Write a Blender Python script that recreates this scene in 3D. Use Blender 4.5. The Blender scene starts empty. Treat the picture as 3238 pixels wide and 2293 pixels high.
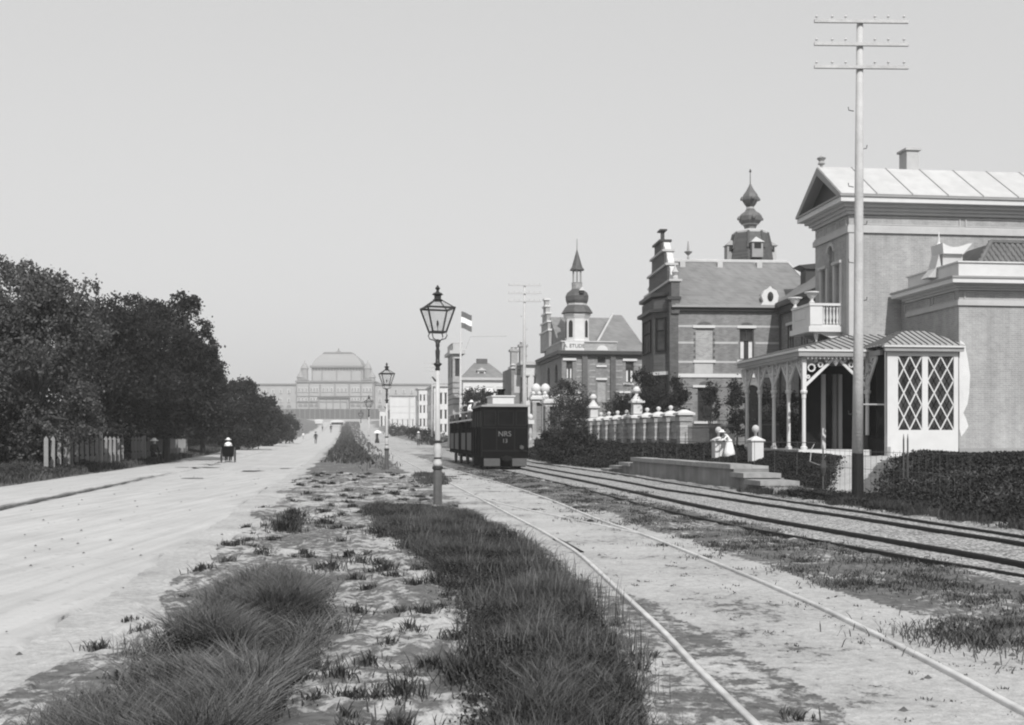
import bpy, math, random
import numpy as np
from mathutils import Vector, noise
random.seed(7); rng = np.random.default_rng(7)
S = bpy.context.scene
COL = S.collection
R = math.radians
F0, CX, HZ, CAMZ = 2400.0, 1146.5, 980.0, 1.5      # focal in photo units, centre column, eye-level row, eye height

# ------------------------------------------------------------------ camera, sky, sun, exposure
cd = bpy.data.cameras.new('camera'); cam = bpy.data.objects.new('camera', cd); COL.objects.link(cam)
cam.location = (0, 0, CAMZ); cam.rotation_euler = (R(90), 0, 0)
cd.sensor_width = 36; cd.lens = 36*F0/2293; cd.shift_y = (HZ-812)/2293
cd.clip_start = 0.1; cd.clip_end = 5000
S.camera = cam
SUN_EL, SUN_V = 43, Vector((0.20, -1, 0)).normalized()
w = bpy.data.worlds.new('World'); S.world = w; w.use_nodes = True
nt = w.node_tree; bg = nt.nodes['Background']
sky = nt.nodes.new('ShaderNodeTexSky'); sky.sky_type = 'NISHITA'; sky.sun_disc = False
sky.sun_elevation = R(SUN_EL); sky.sun_rotation = math.atan2(SUN_V.x, SUN_V.y); sky.dust_density = 3.0; sky.air_density = 1.0
sep = nt.nodes.new('ShaderNodeSeparateColor'); nt.links.new(sky.outputs[0], sep.inputs[0])
# the plate of the old camera saw only blue light: the sky's blue light, as grey
mx = nt.nodes.new('ShaderNodeMath'); mx.operation = 'POWER'; mx.inputs[1].default_value = 0.3
nt.links.new(sep.outputs[2], mx.inputs[0])
m2 = nt.nodes.new('ShaderNodeMath'); m2.operation = 'MULTIPLY'; m2.inputs[1].default_value = 4.95
nt.links.new(mx.outputs[0], m2.inputs[0])
nt.links.new(m2.outputs[0], bg.inputs[0]); bg.inputs[1].default_value = 0.09
sl = bpy.data.lights.new('sun', 'SUN'); so = bpy.data.objects.new('sun', sl); COL.objects.link(so)
sl.energy = 4.5; sl.angle = R(0.6); sl.color = (1, 0.99, 0.975)
d = Vector((SUN_V.x*math.cos(R(SUN_EL)), SUN_V.y*math.cos(R(SUN_EL)), math.sin(R(SUN_EL))))
so.rotation_euler = (-d).to_track_quat('-Z', 'Y').to_euler()
S.view_settings.view_transform = 'Standard'; S.view_settings.look = 'None'; S.view_settings.gamma = 1
S.view_settings.exposure = 0.0; S.view_settings.use_curve_mapping = False
S.render.engine = 'CYCLES'; S.cycles.max_bounces = 6; S.cycles.transparent_max_bounces = 8
S.cycles.volume_bounces = 0; S.cycles.filter_width = 2.1

# ------------------------------------------------------------------ materials
def mat(name, val, rough=0.85, var=0.15, scale=3.0, bump=0.0, spec=0.25, metal=0.0, big=0.1, brick=None, island=0.0, trans=0.0, bs=None, streak=0.0):
    m = bpy.data.materials.new(name); m.use_nodes = True
    t = m.node_tree; N = t.nodes; L = t.links
    b = N['Principled BSDF']; b.inputs['Roughness'].default_value = rough
    b.inputs['Specular IOR Level'].default_value = spec; b.inputs['Metallic'].default_value = metal
    def math_(op, a, c):
        n = N.new('ShaderNodeMath'); n.operation = op
        for i, q in enumerate((a, c)):
            if isinstance(q, (int, float)): n.inputs[i].default_value = q
            else: L.new(q, n.inputs[i])
        return n.outputs[0]
    tc = N.new('ShaderNodeTexCoord')
    def nz(sc, det=4):
        n = N.new('ShaderNodeTexNoise'); n.inputs['Scale'].default_value = sc; n.inputs['Detail'].default_value = det
        L.new(tc.outputs['Object'], n.inputs['Vector']); return n.outputs['Fac']
    n1 = nz(scale); n2 = nz(scale*0.13, 3)
    f = math_('ADD', math_('MULTIPLY', math_('SUBTRACT', n1, 0.5), 2.6*var), math_('MULTIPLY', math_('SUBTRACT', n2, 0.5), 2.6*big))
    f = math_('ADD', f, 1.0); f = math_('MULTIPLY', f, val)
    h = n1
    if brick:
        bw, bh, mort, contrast = brick
        sx = N.new('ShaderNodeSeparateXYZ'); L.new(tc.outputs['Object'], sx.inputs[0])
        cx = N.new('ShaderNodeCombineXYZ'); L.new(math_('ADD', sx.outputs[0], sx.outputs[1]), cx.inputs[0]); L.new(sx.outputs[2], cx.inputs[1])
        bt = N.new('ShaderNodeTexBrick'); L.new(cx.outputs[0], bt.inputs['Vector'])
        bt.inputs['Scale'].default_value = 1; bt.inputs['Brick Width'].default_value = bw; bt.inputs['Row Height'].default_value = bh
        bt.inputs['Mortar Size'].default_value = mort; bt.inputs['Color1'].default_value = (1-contrast,)*3+(1,)
        bt.inputs['Color2'].default_value = (1+contrast,)*3+(1,); bt.inputs['Mortar'].default_value = (1.5,)*3+(1,)
        sp = N.new('ShaderNodeSeparateColor'); L.new(bt.outputs[0], sp.inputs[0])
        f = math_('MULTIPLY', f, sp.outputs[0])
    if streak:
        mp = N.new('ShaderNodeMapping'); mp.inputs['Scale'].default_value = (1.3, 1.3, 0.11); L.new(tc.outputs['Object'], mp.inputs[0])
        sn = N.new('ShaderNodeTexNoise'); sn.inputs['Scale'].default_value = 1.8; sn.inputs['Detail'].default_value = 6; L.new(mp.outputs[0], sn.inputs['Vector'])
        f = math_('MULTIPLY', f, math_('ADD', math_('MULTIPLY', math_('SUBTRACT', sn.outputs['Fac'], 0.5), 2*streak), 1.0))
    if island:
        g = N.new('ShaderNodeNewGeometry'); r = math_('ADD', math_('MULTIPLY', math_('SUBTRACT', g.outputs['Random Per Island'], 0.4), island*2), 1.0)
        f = math_('MULTIPLY', f, r)
    cc = N.new('ShaderNodeCombineColor')
    for i in range(3): L.new(f, cc.inputs[i])
    L.new(cc.outputs[0], b.inputs['Base Color'])
    if bump:
        bp = N.new('ShaderNodeBump'); bp.inputs['Strength'].default_value = bump; bp.inputs['Distance'].default_value = 0.03
        L.new(nz(bs or scale*3, 5), bp.inputs['Height']); L.new(bp.outputs[0], b.inputs['Normal'])
    if trans:
        tr = N.new('ShaderNodeBsdfTranslucent'); L.new(cc.outputs[0], tr.inputs[0])
        mxs = N.new('ShaderNodeMixShader'); mxs.inputs[0].default_value = trans
        L.new(b.outputs[0], mxs.inputs[1]); L.new(tr.outputs[0], mxs.inputs[2]); L.new(mxs.outputs[0], N['Material Output'].inputs[0])
    return m
M = dict(
    white=mat('white_paint', 0.56, 0.55, 0.06, 4), cream=mat('pale_paint', 0.55, 0.7, 0.1, 2),
    stucco=mat('stucco', 0.29, 0.9, 0.16, 4, 0.4, big=0.24, brick=(0.24, 0.075, 0.004, 0.07), streak=0.3), stucco_lt=mat('stucco_light', 0.42, 0.9, 0.08, 4, 0.2),
    patch=mat('fresh_plaster', 0.60, 0.9, 0.08, 4, 0.2),
    trim=mat('stone_trim', 0.42, 0.8, 0.1, 3), dark_trim=mat('dark_painted_wood', 0.045, 0.5, 0.15, 3),
    brick=mat('red_brick', 0.17, 0.9, 0.2, 2.2, 0.3, streak=0.25, brick=(0.22, 0.07, 0.008, 0.22), big=0.22),
    brick_dk=mat('dark_brick', 0.085, 0.9, 0.2, 2.2, 0.3, brick=(0.22, 0.07, 0.008, 0.25), big=0.2),
    brick_lt=mat('weathered_brick', 0.27, 0.9, 0.2, 2.5, 0.3, brick=(0.22, 0.07, 0.008, 0.22), big=0.22),
    slate=mat('slate', 0.17, 0.7, 0.16, 1.2, 0.2, brick=(0.3, 0.2, 0.004, 0.12), big=0.2),
    slate_dk=mat('dark_slate', 0.075, 0.6, 0.2, 3, 0.2, brick=(0.2, 0.12, 0.004, 0.2)),
    zinc=mat('zinc_sheet', 0.44, 0.55, 0.1, 1.5, big=0.12, streak=0.15), zinc_dk=mat('grey_zinc', 0.27, 0.6, 0.1, 2),
    iron=mat('painted_iron', 0.05, 0.45, 0.15, 6, spec=0.4), iron_grey=mat('grey_iron', 0.08, 0.5, 0.2, 8, 0.1), rust=mat('weathered_iron', 0.07, 0.7, 0.3, 20),
    wood_black=mat('black_coach_paint', 0.006, 0.8, 0.25, 3, spec=0.03), wood_dk=mat('dark_wood', 0.014, 0.8, 0.25, 5, spec=0.05),
    slat=mat('slatted_side', 0.1, 0.6, 0.15, 8), pole=mat('peeled_pine', 0.43, 0.8, 0.16, 6, 0.4, big=0.15), tar=mat('tarred_wood', 0.013, 0.6, 0.3, 9, 0.4),
    lamp_lt=mat('pale_lamp_paint', 0.42, 0.5, 0.12, 6), lamp_dk=mat('dark_lamp_paint', 0.03, 0.4, 0.2, 6), lamp_base=mat('grey_lamp_base', 0.09, 0.55, 0.25, 7, 0.3),
    rail_lt=mat('worn_rail', 0.5, 0.45, 0.35, 5, spec=0.4, big=0.3), rail_dk=mat('shaded_rail', 0.018, 0.7, 0.3, 12),  # dark rails hold the shade of their near sides in the colour
    concrete=mat('platform_render', 0.22, 0.9, 0.3, 1.6, 0.5, big=0.3, streak=0.5), coping=mat('coping_stone', 0.26, 0.85, 0.3, 5, 0.5, island=0.1),
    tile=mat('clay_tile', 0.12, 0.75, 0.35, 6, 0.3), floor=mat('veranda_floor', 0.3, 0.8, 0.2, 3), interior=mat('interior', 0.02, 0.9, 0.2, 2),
    skin=mat('skin', 0.35, 0.6, 0.05), cloth_dk=mat('dark_cloth', 0.02, 0.9, 0.2, 9), cloth_wt=mat('white_cloth', 0.75, 0.9, 0.06, 9), cloth_gr=mat('grey_cloth', 0.2, 0.9, 0.1, 9),
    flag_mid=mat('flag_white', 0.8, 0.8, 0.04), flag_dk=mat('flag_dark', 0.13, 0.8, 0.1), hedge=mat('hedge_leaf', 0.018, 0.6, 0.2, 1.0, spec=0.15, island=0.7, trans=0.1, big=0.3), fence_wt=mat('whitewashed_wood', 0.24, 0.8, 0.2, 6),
    leaf=mat('leaf', 0.05, 0.7, 0.3, 5.0, spec=0.12, island=0.5, trans=0.25, big=0.6), leaf_dk=mat('leaf_dark', 0.028, 0.7, 0.3, 5.0, spec=0.1, island=0.7, trans=0.2, big=0.6),  # broad noise in the leaf colour imitates lit and shaded crown clumps
    leaf_wd=mat('weed_leaf', 0.032, 0.8, 0.2, 1.5, spec=0.1, island=0.7, trans=0.2, big=0.4), leaf_lt=mat('leaf_pale', 0.088, 0.7, 0.3, 5.0, spec=0.12, island=0.5, trans=0.3, big=0.6),
    grass_lt=mat('pale_grass', 0.105, 0.7, 0.3, 8.0, spec=0.12, island=0.9, trans=0.3, big=0.6), grass=mat('grass_blades', 0.068, 0.7, 0.3, 8.0, spec=0.12, island=0.9, trans=0.25, big=0.5), grass_dk=mat('dark_grass', 0.05, 0.6, 0.1, 0.8, spec=0.2, island=0.6, trans=0.2, big=0.3),
    bark=mat('bark', 0.05, 0.9, 0.3, 8, 0.5), stone_pale=mat('palace_stone', 0.34, 0.85, 0.12, 0.2), stone_mid=mat('palace_trim', 0.2, 0.85, 0.1, 0.2),  # palace tones kept pale and close together, standing in for distance haze
    palace_dk=mat('palace_dark', 0.08, 0.8, 0.1, 0.2), dome=mat('dome_zinc', 0.27, 0.6, 0.06, 0.1), hill=mat('dune_grass', 0.1, 0.95, 0.3, 0.5, big=0.3),
    letter=mat('letter_white', 0.13, 0.7, 0.1), letter_dk=mat('letter_dark', 0.05, 0.7, 0.1), curtain=mat('curtain', 0.6, 0.9, 0.1, 4),
)
def glass(name, val):
    m = bpy.data.materials.new(name); m.use_nodes = True
    t = m.node_tree; b = t.nodes['Principled BSDF']
    tc = t.nodes.new('ShaderNodeTexCoord'); n = t.nodes.new('ShaderNodeTexNoise'); n.inputs['Scale'].default_value = 1.7; n.inputs['Detail'].default_value = 3
    t.links.new(tc.outputs['Object'], n.inputs['Vector'])
    r = t.nodes.new('ShaderNodeMapRange'); t.links.new(n.outputs['Fac'], r.inputs[0]); r.inputs[1].default_value = 0.3; r.inputs[2].default_value = 0.7
    r.inputs[3].default_value = val*0.4; r.inputs[4].default_value = val*1.9
    c = t.nodes.new('ShaderNodeCombineColor')
    for i in range(3): t.links.new(r.outputs[0], c.inputs[i])
    t.links.new(c.outputs[0], b.inputs['Base Color']); b.inputs['Roughness'].default_value = 0.12; b.inputs['Specular IOR Level'].default_value = 0.35
    return m
M['glass'] = glass('window_glass', 0.03); M['glass_dk'] = glass('dark_tram_glass', 0.006); M['glass_dk'].node_tree.nodes['Principled BSDF'].inputs['Specular IOR Level'].default_value = 0.08
def lamp_glass():
    m = bpy.data.materials.new('lantern_glass'); m.use_nodes = True; t = m.node_tree
    g = t.nodes.new('ShaderNodeBsdfGlossy'); g.inputs['Roughness'].default_value = 0.08
    tr = t.nodes.new('ShaderNodeBsdfTransparent'); tr.inputs[0].default_value = (0.95, 0.95, 0.95, 1)
    mx_ = t.nodes.new('ShaderNodeMixShader'); mx_.inputs[0].default_value = 0.12
    t.links.new(tr.outputs[0], mx_.inputs[1]); t.links.new(g.outputs[0], mx_.inputs[2]); t.links.new(mx_.outputs[0], t.nodes['Material Output'].inputs[0])
    return m
M['lamp_glass'] = lamp_glass()

# ------------------------------------------------------------------ mesh helpers
def tag(o, label=None, cat=None, group=None, kind=None):
    if label: o['label'] = label
    if cat: o['category'] = cat
    if group: o['group'] = group
    if kind: o['kind'] = kind
    return o
class MB:
    def __init__(s): s.v = []; s.f = []
    def pts(s, P, faces):
        n = len(s.v); s.v += [tuple(p) for p in P]; s.f += [tuple(i+n for i in f) for f in faces]; return s
    def box(s, x0, x1, y0, y1, z0, z1):
        if x1 < x0: x0, x1 = x1, x0
        if y1 < y0: y0, y1 = y1, y0
        if z1 < z0: z0, z1 = z1, z0
        return s.pts([(x0,y0,z0),(x1,y0,z0),(x1,y1,z0),(x0,y1,z0),(x0,y0,z1),(x1,y0,z1),(x1,y1,z1),(x0,y1,z1)],
                     [(0,3,2,1),(4,5,6,7),(0,1,5,4),(1,2,6,5),(2,3,7,6),(3,0,4,7)])
    def poly(s, P): return s.pts(P, [tuple(range(len(P)))])
    def prism(s, P, off):
        n = len(P); o = Vector(off); Q = [tuple(Vector(p)+o) for p in P]
        return s.pts(list(P)+Q, [tuple(range(n)), tuple(range(2*n-1, n-1, -1))]+[(i, i+n, (i+1)%n+n, (i+1)%n) for i in range(n)])
    def lathe(s, prof, cx=0, cy=0, n=10, rot=0.0, cap=True):
        P = []; fs = []
        for r, z in prof:
            for i in range(n):
                a = rot+2*math.pi*i/n; P.append((cx+r*math.cos(a), cy+r*math.sin(a), z))
        for k in range(len(prof)-1):
            for i in range(n):
                j = (i+1) % n; fs.append((k*n+i, k*n+j, (k+1)*n+j, (k+1)*n+i))
        if cap: fs.append(tuple(range(n-1, -1, -1))); fs.append(tuple((len(prof)-1)*n+i for i in range(n)))
        return s.pts(P, fs)
    def tube(s, pts, rad, n=6):
        P = [Vector(p) for p in pts]; rs = rad if isinstance(rad, (list, tuple)) else [rad]*len(P)
        V = []; fs = []
        for k, p in enumerate(P):
            t = (P[min(k+1, len(P)-1)]-P[max(k-1, 0)]).normalized()
            a = t.cross(Vector((0, 0, 1))) if abs(t.z) < 0.95 else t.cross(Vector((0, 1, 0)))
            a.normalize(); b = t.cross(a)
            for i in range(n):
                q = 2*math.pi*(i+0.5)/n; V.append(tuple(p+a*rs[k]*math.cos(q)+b*rs[k]*math.sin(q)))
        for k in range(len(P)-1):
            for i in range(n):
                j = (i+1) % n; fs.append((k*n+i, k*n+j, (k+1)*n+j, (k+1)*n+i))
        fs.append(tuple(range(n-1, -1, -1))); fs.append(tuple((len(P)-1)*n+i for i in range(n)))
        return s.pts(V, fs)
    def beam(s, p0, p1, w_, h_):
        p0 = Vector(p0); p1 = Vector(p1); t = (p1-p0).normalized()
        a = t.cross(Vector((0, 0, 1))) if abs(t.z) < 0.98 else Vector((1, 0, 0)); a.normalize(); b = a.cross(t)
        P = []
        for p in (p0, p1):
            for i, j in ((-1,-1),(1,-1),(1,1),(-1,1)): P.append(tuple(p+a*w_*i/2+b*h_*j/2))
        return s.pts(P, [(0,3,2,1),(4,5,6,7),(0,1,5,4),(1,2,6,5),(2,3,7,6),(3,0,4,7)])
    def build(s, name, m, parent=None, smooth=False, dz=None):
        oz = dz if dz is not None else (parent.get('_b', 0.0) if parent is not None else 0.0)
        me = bpy.data.meshes.new(name); me.from_pydata([(x, y, z-oz) for x, y, z in s.v], [], s.f)
        me.materials.append(M[m] if isinstance(m, str) else m)
        if smooth: me.polygons.foreach_set('use_smooth', [True]*len(me.polygons))
        o = bpy.data.objects.new(name, me); COL.objects.link(o)
        if parent is not None:
            o.parent = parent; o['_b'] = oz
        return o
def quick(name, V, quads=None, tris=None, m='leaf', parent=None):
    me = bpy.data.meshes.new(name); V = np.asarray(V, dtype=np.float32)
    me.vertices.add(len(V)); me.vertices.foreach_set('co', V.ravel())
    idx = []; st = []; c = 0
    if quads is not None and len(quads): q = np.asarray(quads, dtype=np.int32); idx.append(q.ravel()); st.append(np.arange(len(q))*4); c = len(q)*4
    if tris is not None and len(tris): q = np.asarray(tris, dtype=np.int32); idx.append(q.ravel()); st.append(c+np.arange(len(q))*3)
    idx = np.concatenate(idx).astype(np.int32); st = np.concatenate(st).astype(np.int32)
    me.loops.add(len(idx)); me.loops.foreach_set('vertex_index', idx)
    me.polygons.add(len(st)); me.polygons.foreach_set('loop_start', st)
    me.update(calc_edges=True); me.materials.append(M[m])
    o = bpy.data.objects.new(name, me); COL.objects.link(o)
    if parent is not None: o.parent = parent
    return o
def thing(name, label, cat, loc=(0, 0, 0), rz=0.0, group=None):
    o = bpy.data.objects.new(name, None); COL.objects.link(o); o.location = loc; o.rotation_euler = (0, 0, rz); o.empty_display_size = 0.2
    o['_b'] = 0.0
    return tag(o, label, cat, group)
def copy_tree(o, parent=None):
    c = o.copy(); COL.objects.link(c); c.parent = parent
    for ch in [x for x in o.children]: copy_tree(ch, c)
    return c

# ------------------------------------------------------------------ terrain
VX = 0.155                                     # the street runs away to the left: across = X + VX*Y
PY = [-100, 0, 60, 100, 160, 240, 340, 430, 500, 600, 1200]; PZ = [0, 0, 0.02, 0.3, 0.55, 1.6, 3.6, 6.4, 8.7, 10.1, 10.3]
def sm(t): t = min(1.0, max(0.0, t)); return t*t*(3-2*t)
def prof(Y): return float(np.interp(Y, PY, PZ))
def terr(X, Y):
    v = X+VX*Y
    z = prof(Y)+0.8*sm((v-11.9)/4.2)*sm((Y-5)/9)+0.3*sm((-v-10.6)/2.5)
    if Y > 70: z += 0.35*sm((1.6-abs(v-0.3))/1.6)*sm((Y-70)/40)      # the grassy strip stands a little proud far off
    if Y > 230: z += 2.2*sm((-v-13)/16)*sm((Y-230)/120)
    return z
def terr_fine(X, Y):
    v = X+VX*Y; a = 0.0
    if Y < 75:
        rough = 0.25
        if -1.9 < v < 2.6: rough = 1.0
        elif 4.9 < v < 7.0 or v > 10.8: rough = 0.8
        elif v < -10.6: rough = 1.0
        fade = 1-sm((Y-45)/30)
        a = rough*fade*(0.075*(noise.noise((X*1.1, Y*1.1, 3))) + 0.04*noise.noise((X*3.7, Y*3.2, 7)) + 0.02*noise.noise((X*11, Y*9, 1)))
        if 1.7+min(0.6, max(0, Y-6)*0.15) <= v <= 5.1 or (Y < 7 and v > 1.7): a *= 0.22
        elif rough < 0.5: a *= 0.6
    return terr(X, Y)+a
def gp(px, py, z=0.0):
    Y = (CAMZ-z)*F0/(py-HZ); return ((px-CX)*Y/F0, Y)
rows = list(np.concatenate([[-40, -8, 0.5], np.geomspace(2.2, 60, 330), np.geomspace(61, 1100, 110)]))
cols = list(np.concatenate([-np.geomspace(3.5, 0.62, 9), np.linspace(-0.6, 0.6, 300), np.geomspace(0.62, 3.5, 9)]))
GV = []; dens = []; grav = []
for Y in rows:
    for k in cols:
        W = max(Y, 12.0) if abs(k) > 0.601 else max(Y, 2.0); X = k*W
        X = max(-690, min(690, X)); v = X+VX*Y
        GV.append((X, Y, terr_fine(X, Y)))
        d_ = 0.06
        wob = 0.5*noise.noise((X*0.4, Y*0.4, 5))
        if v < -10.3+wob*1.5: d_ = 0.85
        elif v < -1.7+wob: d_ = 0.035 if Y < 140 else 0.02
        elif v < 2.6+wob*0.6: d_ = 0.5 if Y < 44 else 0.75
        elif v < 5.0+wob: d_ = 0.17 + 0.1*wob
        elif v < 7.0+wob*0.6: d_ = 0.66 if Y > 8 else 0.5
        elif v < 10.5+wob*0.5: d_ = 0.22
        elif v < 11.8: d_ = 0.35
        else: d_ = 1.1
        if v > 11.8:                                     # the sandy way up to the veranda
            if 26 < Y < 40 and 7.5+(Y-27)*0.36 < X < 8.9+(Y-27.5)*0.48: d_ = 0.03
        if Y > 85 and v > 1.5 and v < 11: d_ = 0.3
        if Y > 85 and v > 11: d_ = 0.7
        dens.append(d_); grav.append(1.0 if 6.9+wob*0.6 < v < 11.3+wob*0.5 and Y < 120 else 0.0)
nc = len(cols); nr = len(rows)
ii, jj = np.meshgrid(np.arange(nr-1), np.arange(nc-1), indexing='ij'); a_ = (ii*nc+jj).ravel()
ground = quick('ground', GV, quads=np.stack([a_, a_+1, a_+nc+1, a_+nc], 1), m='hill'); tag(ground, kind='structure')
ground.data.polygons.foreach_set('use_smooth', [True]*len(ground.data.polygons))
for nm, arr in (('dens', dens), ('grav', grav)):
    at = ground.data.attributes.new(nm, 'FLOAT', 'POINT'); at.data.foreach_set('value', np.array(arr, dtype=np.float32))
def ground_mat():
    m = bpy.data.materials.new('sandy_ground'); m.use_nodes = True; t = m.node_tree; N = t.nodes; L = t.links; b = N['Principled BSDF']
    b.inputs['Roughness'].default_value = 0.95; b.inputs['Specular IOR Level'].default_value = 0.1
    tc = N.new('ShaderNodeTexCoord')
    def nz(sc, det=5, rough=0.6, stretch=None):
        n = N.new('ShaderNodeTexNoise'); n.inputs['Scale'].default_value = sc; n.inputs['Detail'].default_value = det; n.inputs['Roughness'].default_value = rough
        if stretch:
            mp = N.new('ShaderNodeMapping'); mp.inputs['Scale'].default_value = stretch; L.new(tc.outputs['Object'], mp.inputs[0]); L.new(mp.outputs[0], n.inputs['Vector'])
        else: L.new(tc.outputs['Object'], n.inputs['Vector'])
        return n.outputs['Fac']
    def mth(op, a, c=0.0, d=None):
        n = N.new('ShaderNodeMath'); n.operation = op
        for i, q in enumerate((a, c, d)):
            if q is None: continue
            if isinstance(q, (int, float)): n.inputs[i].default_value = q
            else: L.new(q, n.inputs[i])
        return n.outputs[0]
    def rng_(x, a, c, lo, hi):
        r = N.new('ShaderNodeMapRange'); L.new(x, r.inputs[0])
        for i, q in zip((1, 2, 3, 4), (a, c, lo, hi)): 
            if isinstance(q, (int, float)): r.inputs[i].default_value = q
            else: L.new(q, r.inputs[i])
        return r.outputs[0]
    at = N.new('ShaderNodeAttribute'); at.attribute_name = 'dens'; gr = N.new('ShaderNodeAttribute'); gr.attribute_name = 'grav'
    sand = rng_(nz(0.8, 6), 0.3, 0.7, 0.32, 0.46)
    fine = mth('MULTIPLY', rng_(nz(11, 6, 0.75), 0.3, 0.7, 0.72, 1.2), rng_(nz(60, 3), 0.3, 0.7, 0.85, 1.12))
    speck = rng_(nz(34, 3), 0.70, 0.74, 1.0, 0.45)
    sand = mth('MULTIPLY', mth('MULTIPLY', sand, fine), speck)
    vo = N.new('ShaderNodeTexVoronoi'); vo.inputs['Scale'].default_value = 26; L.new(tc.outputs['Object'], vo.inputs['Vector'])
    sp = N.new('ShaderNodeSeparateColor'); L.new(vo.outputs['Color'], sp.inputs[0])
    stone = mth('MULTIPLY', rng_(sp.outputs[0], 0, 1, 0.22, 0.62), rng_(vo.outputs['Distance'], 0.0, 0.035, 1.0, 0.5) if False else rng_(vo.outputs['Distance'], 0.3, 0.75, 1.0, 0.35))
    mixg = N.new('ShaderNodeMix'); L.new(gr.outputs['Fac'], mixg.inputs[0]); L.new(sand, mixg.inputs[2]); L.new(stone, mixg.inputs[3])
    patt = mth('ADD', mth('MULTIPLY', nz(7.5, 8, 0.75, (1.0, 0.8, 1.0)), 0.62), mth('MULTIPLY', nz(0.8, 4), 0.38))
    th = rng_(at.outputs['Fac'], 0, 1, 0.36, 0.64)
    veg = mth('DIVIDE', mth('SUBTRACT', th, patt), 0.055); veg = mth('ADD', veg, 0.5)
    cl = N.new('ShaderNodeClamp'); L.new(veg, cl.inputs[0])
    vegc = rng_(nz(9, 4), 0.3, 0.7, 0.07, 0.17)
    mv = N.new('ShaderNodeMix'); L.new(cl.outputs[0], mv.inputs[0]); L.new(mixg.outputs[0], mv.inputs[2]); L.new(vegc, mv.inputs[3])
    cc = N.new('ShaderNodeCombineColor')
    for i in range(3): L.new(mv.outputs[0], cc.inputs[i])
    L.new(cc.outputs[0], b.inputs['Base Color'])
    bp = N.new('ShaderNodeBump'); bp.inputs['Strength'].default_value = 0.6; bp.inputs['Distance'].default_value = 0.05
    L.new(mth('ADD', nz(9, 6, 0.7), mth('MULTIPLY', cl.outputs[0], 0.5)), bp.inputs['Height']); L.new(bp.outputs[0], b.inputs['Normal'])
    return m
ground.data.materials.clear(); ground.data.materials.append(ground_mat())
# the road: a sheet of rolled shell and sand lying just over the ground
def ribbon(name, v0, v1, Ys, m, lift, nacross=8, w0=0.0):
    V = []; n = nacross+1
    for Y in Ys:
        for i in range(n):
            e = w0*(noise.noise((Y*0.22, i*3.0, 9))+.6*noise.noise((Y*1.3, i*3.0, 4))+.35*noise.noise((Y*4.1, i, 2))) if i in (0, nacross) else 0
            v = v0+(v1-v0)*i/nacross+e; X = v-VX*Y; V.append((X, Y, terr_fine(X, Y)+(lift if 0 < i < nacross else -0.06)))
    a = np.array([r*n+c for r in range(len(Ys)-1) for c in range(nacross)])
    o = quick(name, V, quads=np.stack([a, a+1, a+n+1, a+n], 1), m=m); o.data.polygons.foreach_set('use_smooth', [True]*len(o.data.polygons)); return o
M['road'] = mat('rolled_shell_sand', 0.42, 0.95, 0.08, 1.1, 0.4, big=0.08, spec=0.1, bs=14)
t_ = M['road'].node_tree; b_ = t_.nodes['Principled BSDF']; src = b_.inputs['Base Color'].links[0].from_socket          # faint wheel streaks along the road
tc_ = t_.nodes.new('ShaderNodeTexCoord'); mp_ = t_.nodes.new('ShaderNodeMapping'); mp_.inputs['Rotation'].default_value = (0, 0, -math.atan(VX)); mp_.inputs['Scale'].default_value = (2.6, .16, 1)
n_ = t_.nodes.new('ShaderNodeTexNoise'); n_.inputs['Scale'].default_value = 1.6; n_.inputs['Detail'].default_value = 6; t_.links.new(tc_.outputs['Object'], mp_.inputs[0]); t_.links.new(mp_.outputs[0], n_.inputs['Vector'])
r_ = t_.nodes.new('ShaderNodeMapRange'); r_.inputs[1].default_value = .3; r_.inputs[2].default_value = .62; r_.inputs[3].default_value = .84; r_.inputs[4].default_value = 1.06; t_.links.new(n_.outputs['Fac'], r_.inputs[0])
n2_ = t_.nodes.new('ShaderNodeTexNoise'); n2_.inputs['Scale'].default_value = 9; n2_.inputs['Detail'].default_value = 5; t_.links.new(tc_.outputs['Object'], n2_.inputs['Vector'])
r2_ = t_.nodes.new('ShaderNodeMapRange'); r2_.inputs[1].default_value = .62; r2_.inputs[2].default_value = .72; r2_.inputs[3].default_value = 1; r2_.inputs[4].default_value = .72; t_.links.new(n2_.outputs['Fac'], r2_.inputs[0])
v1_ = t_.nodes.new('ShaderNodeVectorMath'); v1_.operation = 'SCALE'; t_.links.new(src, v1_.inputs[0]); t_.links.new(r_.outputs[0], v1_.inputs['Scale'])
v2_ = t_.nodes.new('ShaderNodeVectorMath'); v2_.operation = 'SCALE'; t_.links.new(v1_.outputs[0], v2_.inputs[0]); t_.links.new(r2_.outputs[0], v2_.inputs['Scale']); t_.links.new(v2_.outputs[0], b_.inputs['Base Color'])
road = ribbon('road', -7.0, -2.2, list(np.geomspace(2.5, 60, 260))+list(np.geomspace(61, 520, 80)), 'road', 0.03, 40, 0.35); tag(road, kind='structure')
footpath = ribbon('footpath', -10.2, -7.2, list(np.geomspace(2.5, 60, 200))+list(np.geomspace(61, 520, 60)), 'road', 0.05, 20, 0.5); tag(footpath, kind='structure')
gut = MB()
pts = [(-7.1-VX*Y, Y, terr(-7.1-VX*Y, Y)+0.045) for Y in np.linspace(12, 44, 50)]
gut.tube(pts, [(0.042+0.015*math.sin(i*1.7))*min(1, (50-i)/22) for i in range(50)], 6); g_ = gut.build('kerb', 'concrete'); tag(g_, kind='structure')
M['damp'] = mat('damp_soil', 0.09, 0.9, 0.2, 6)
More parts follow.
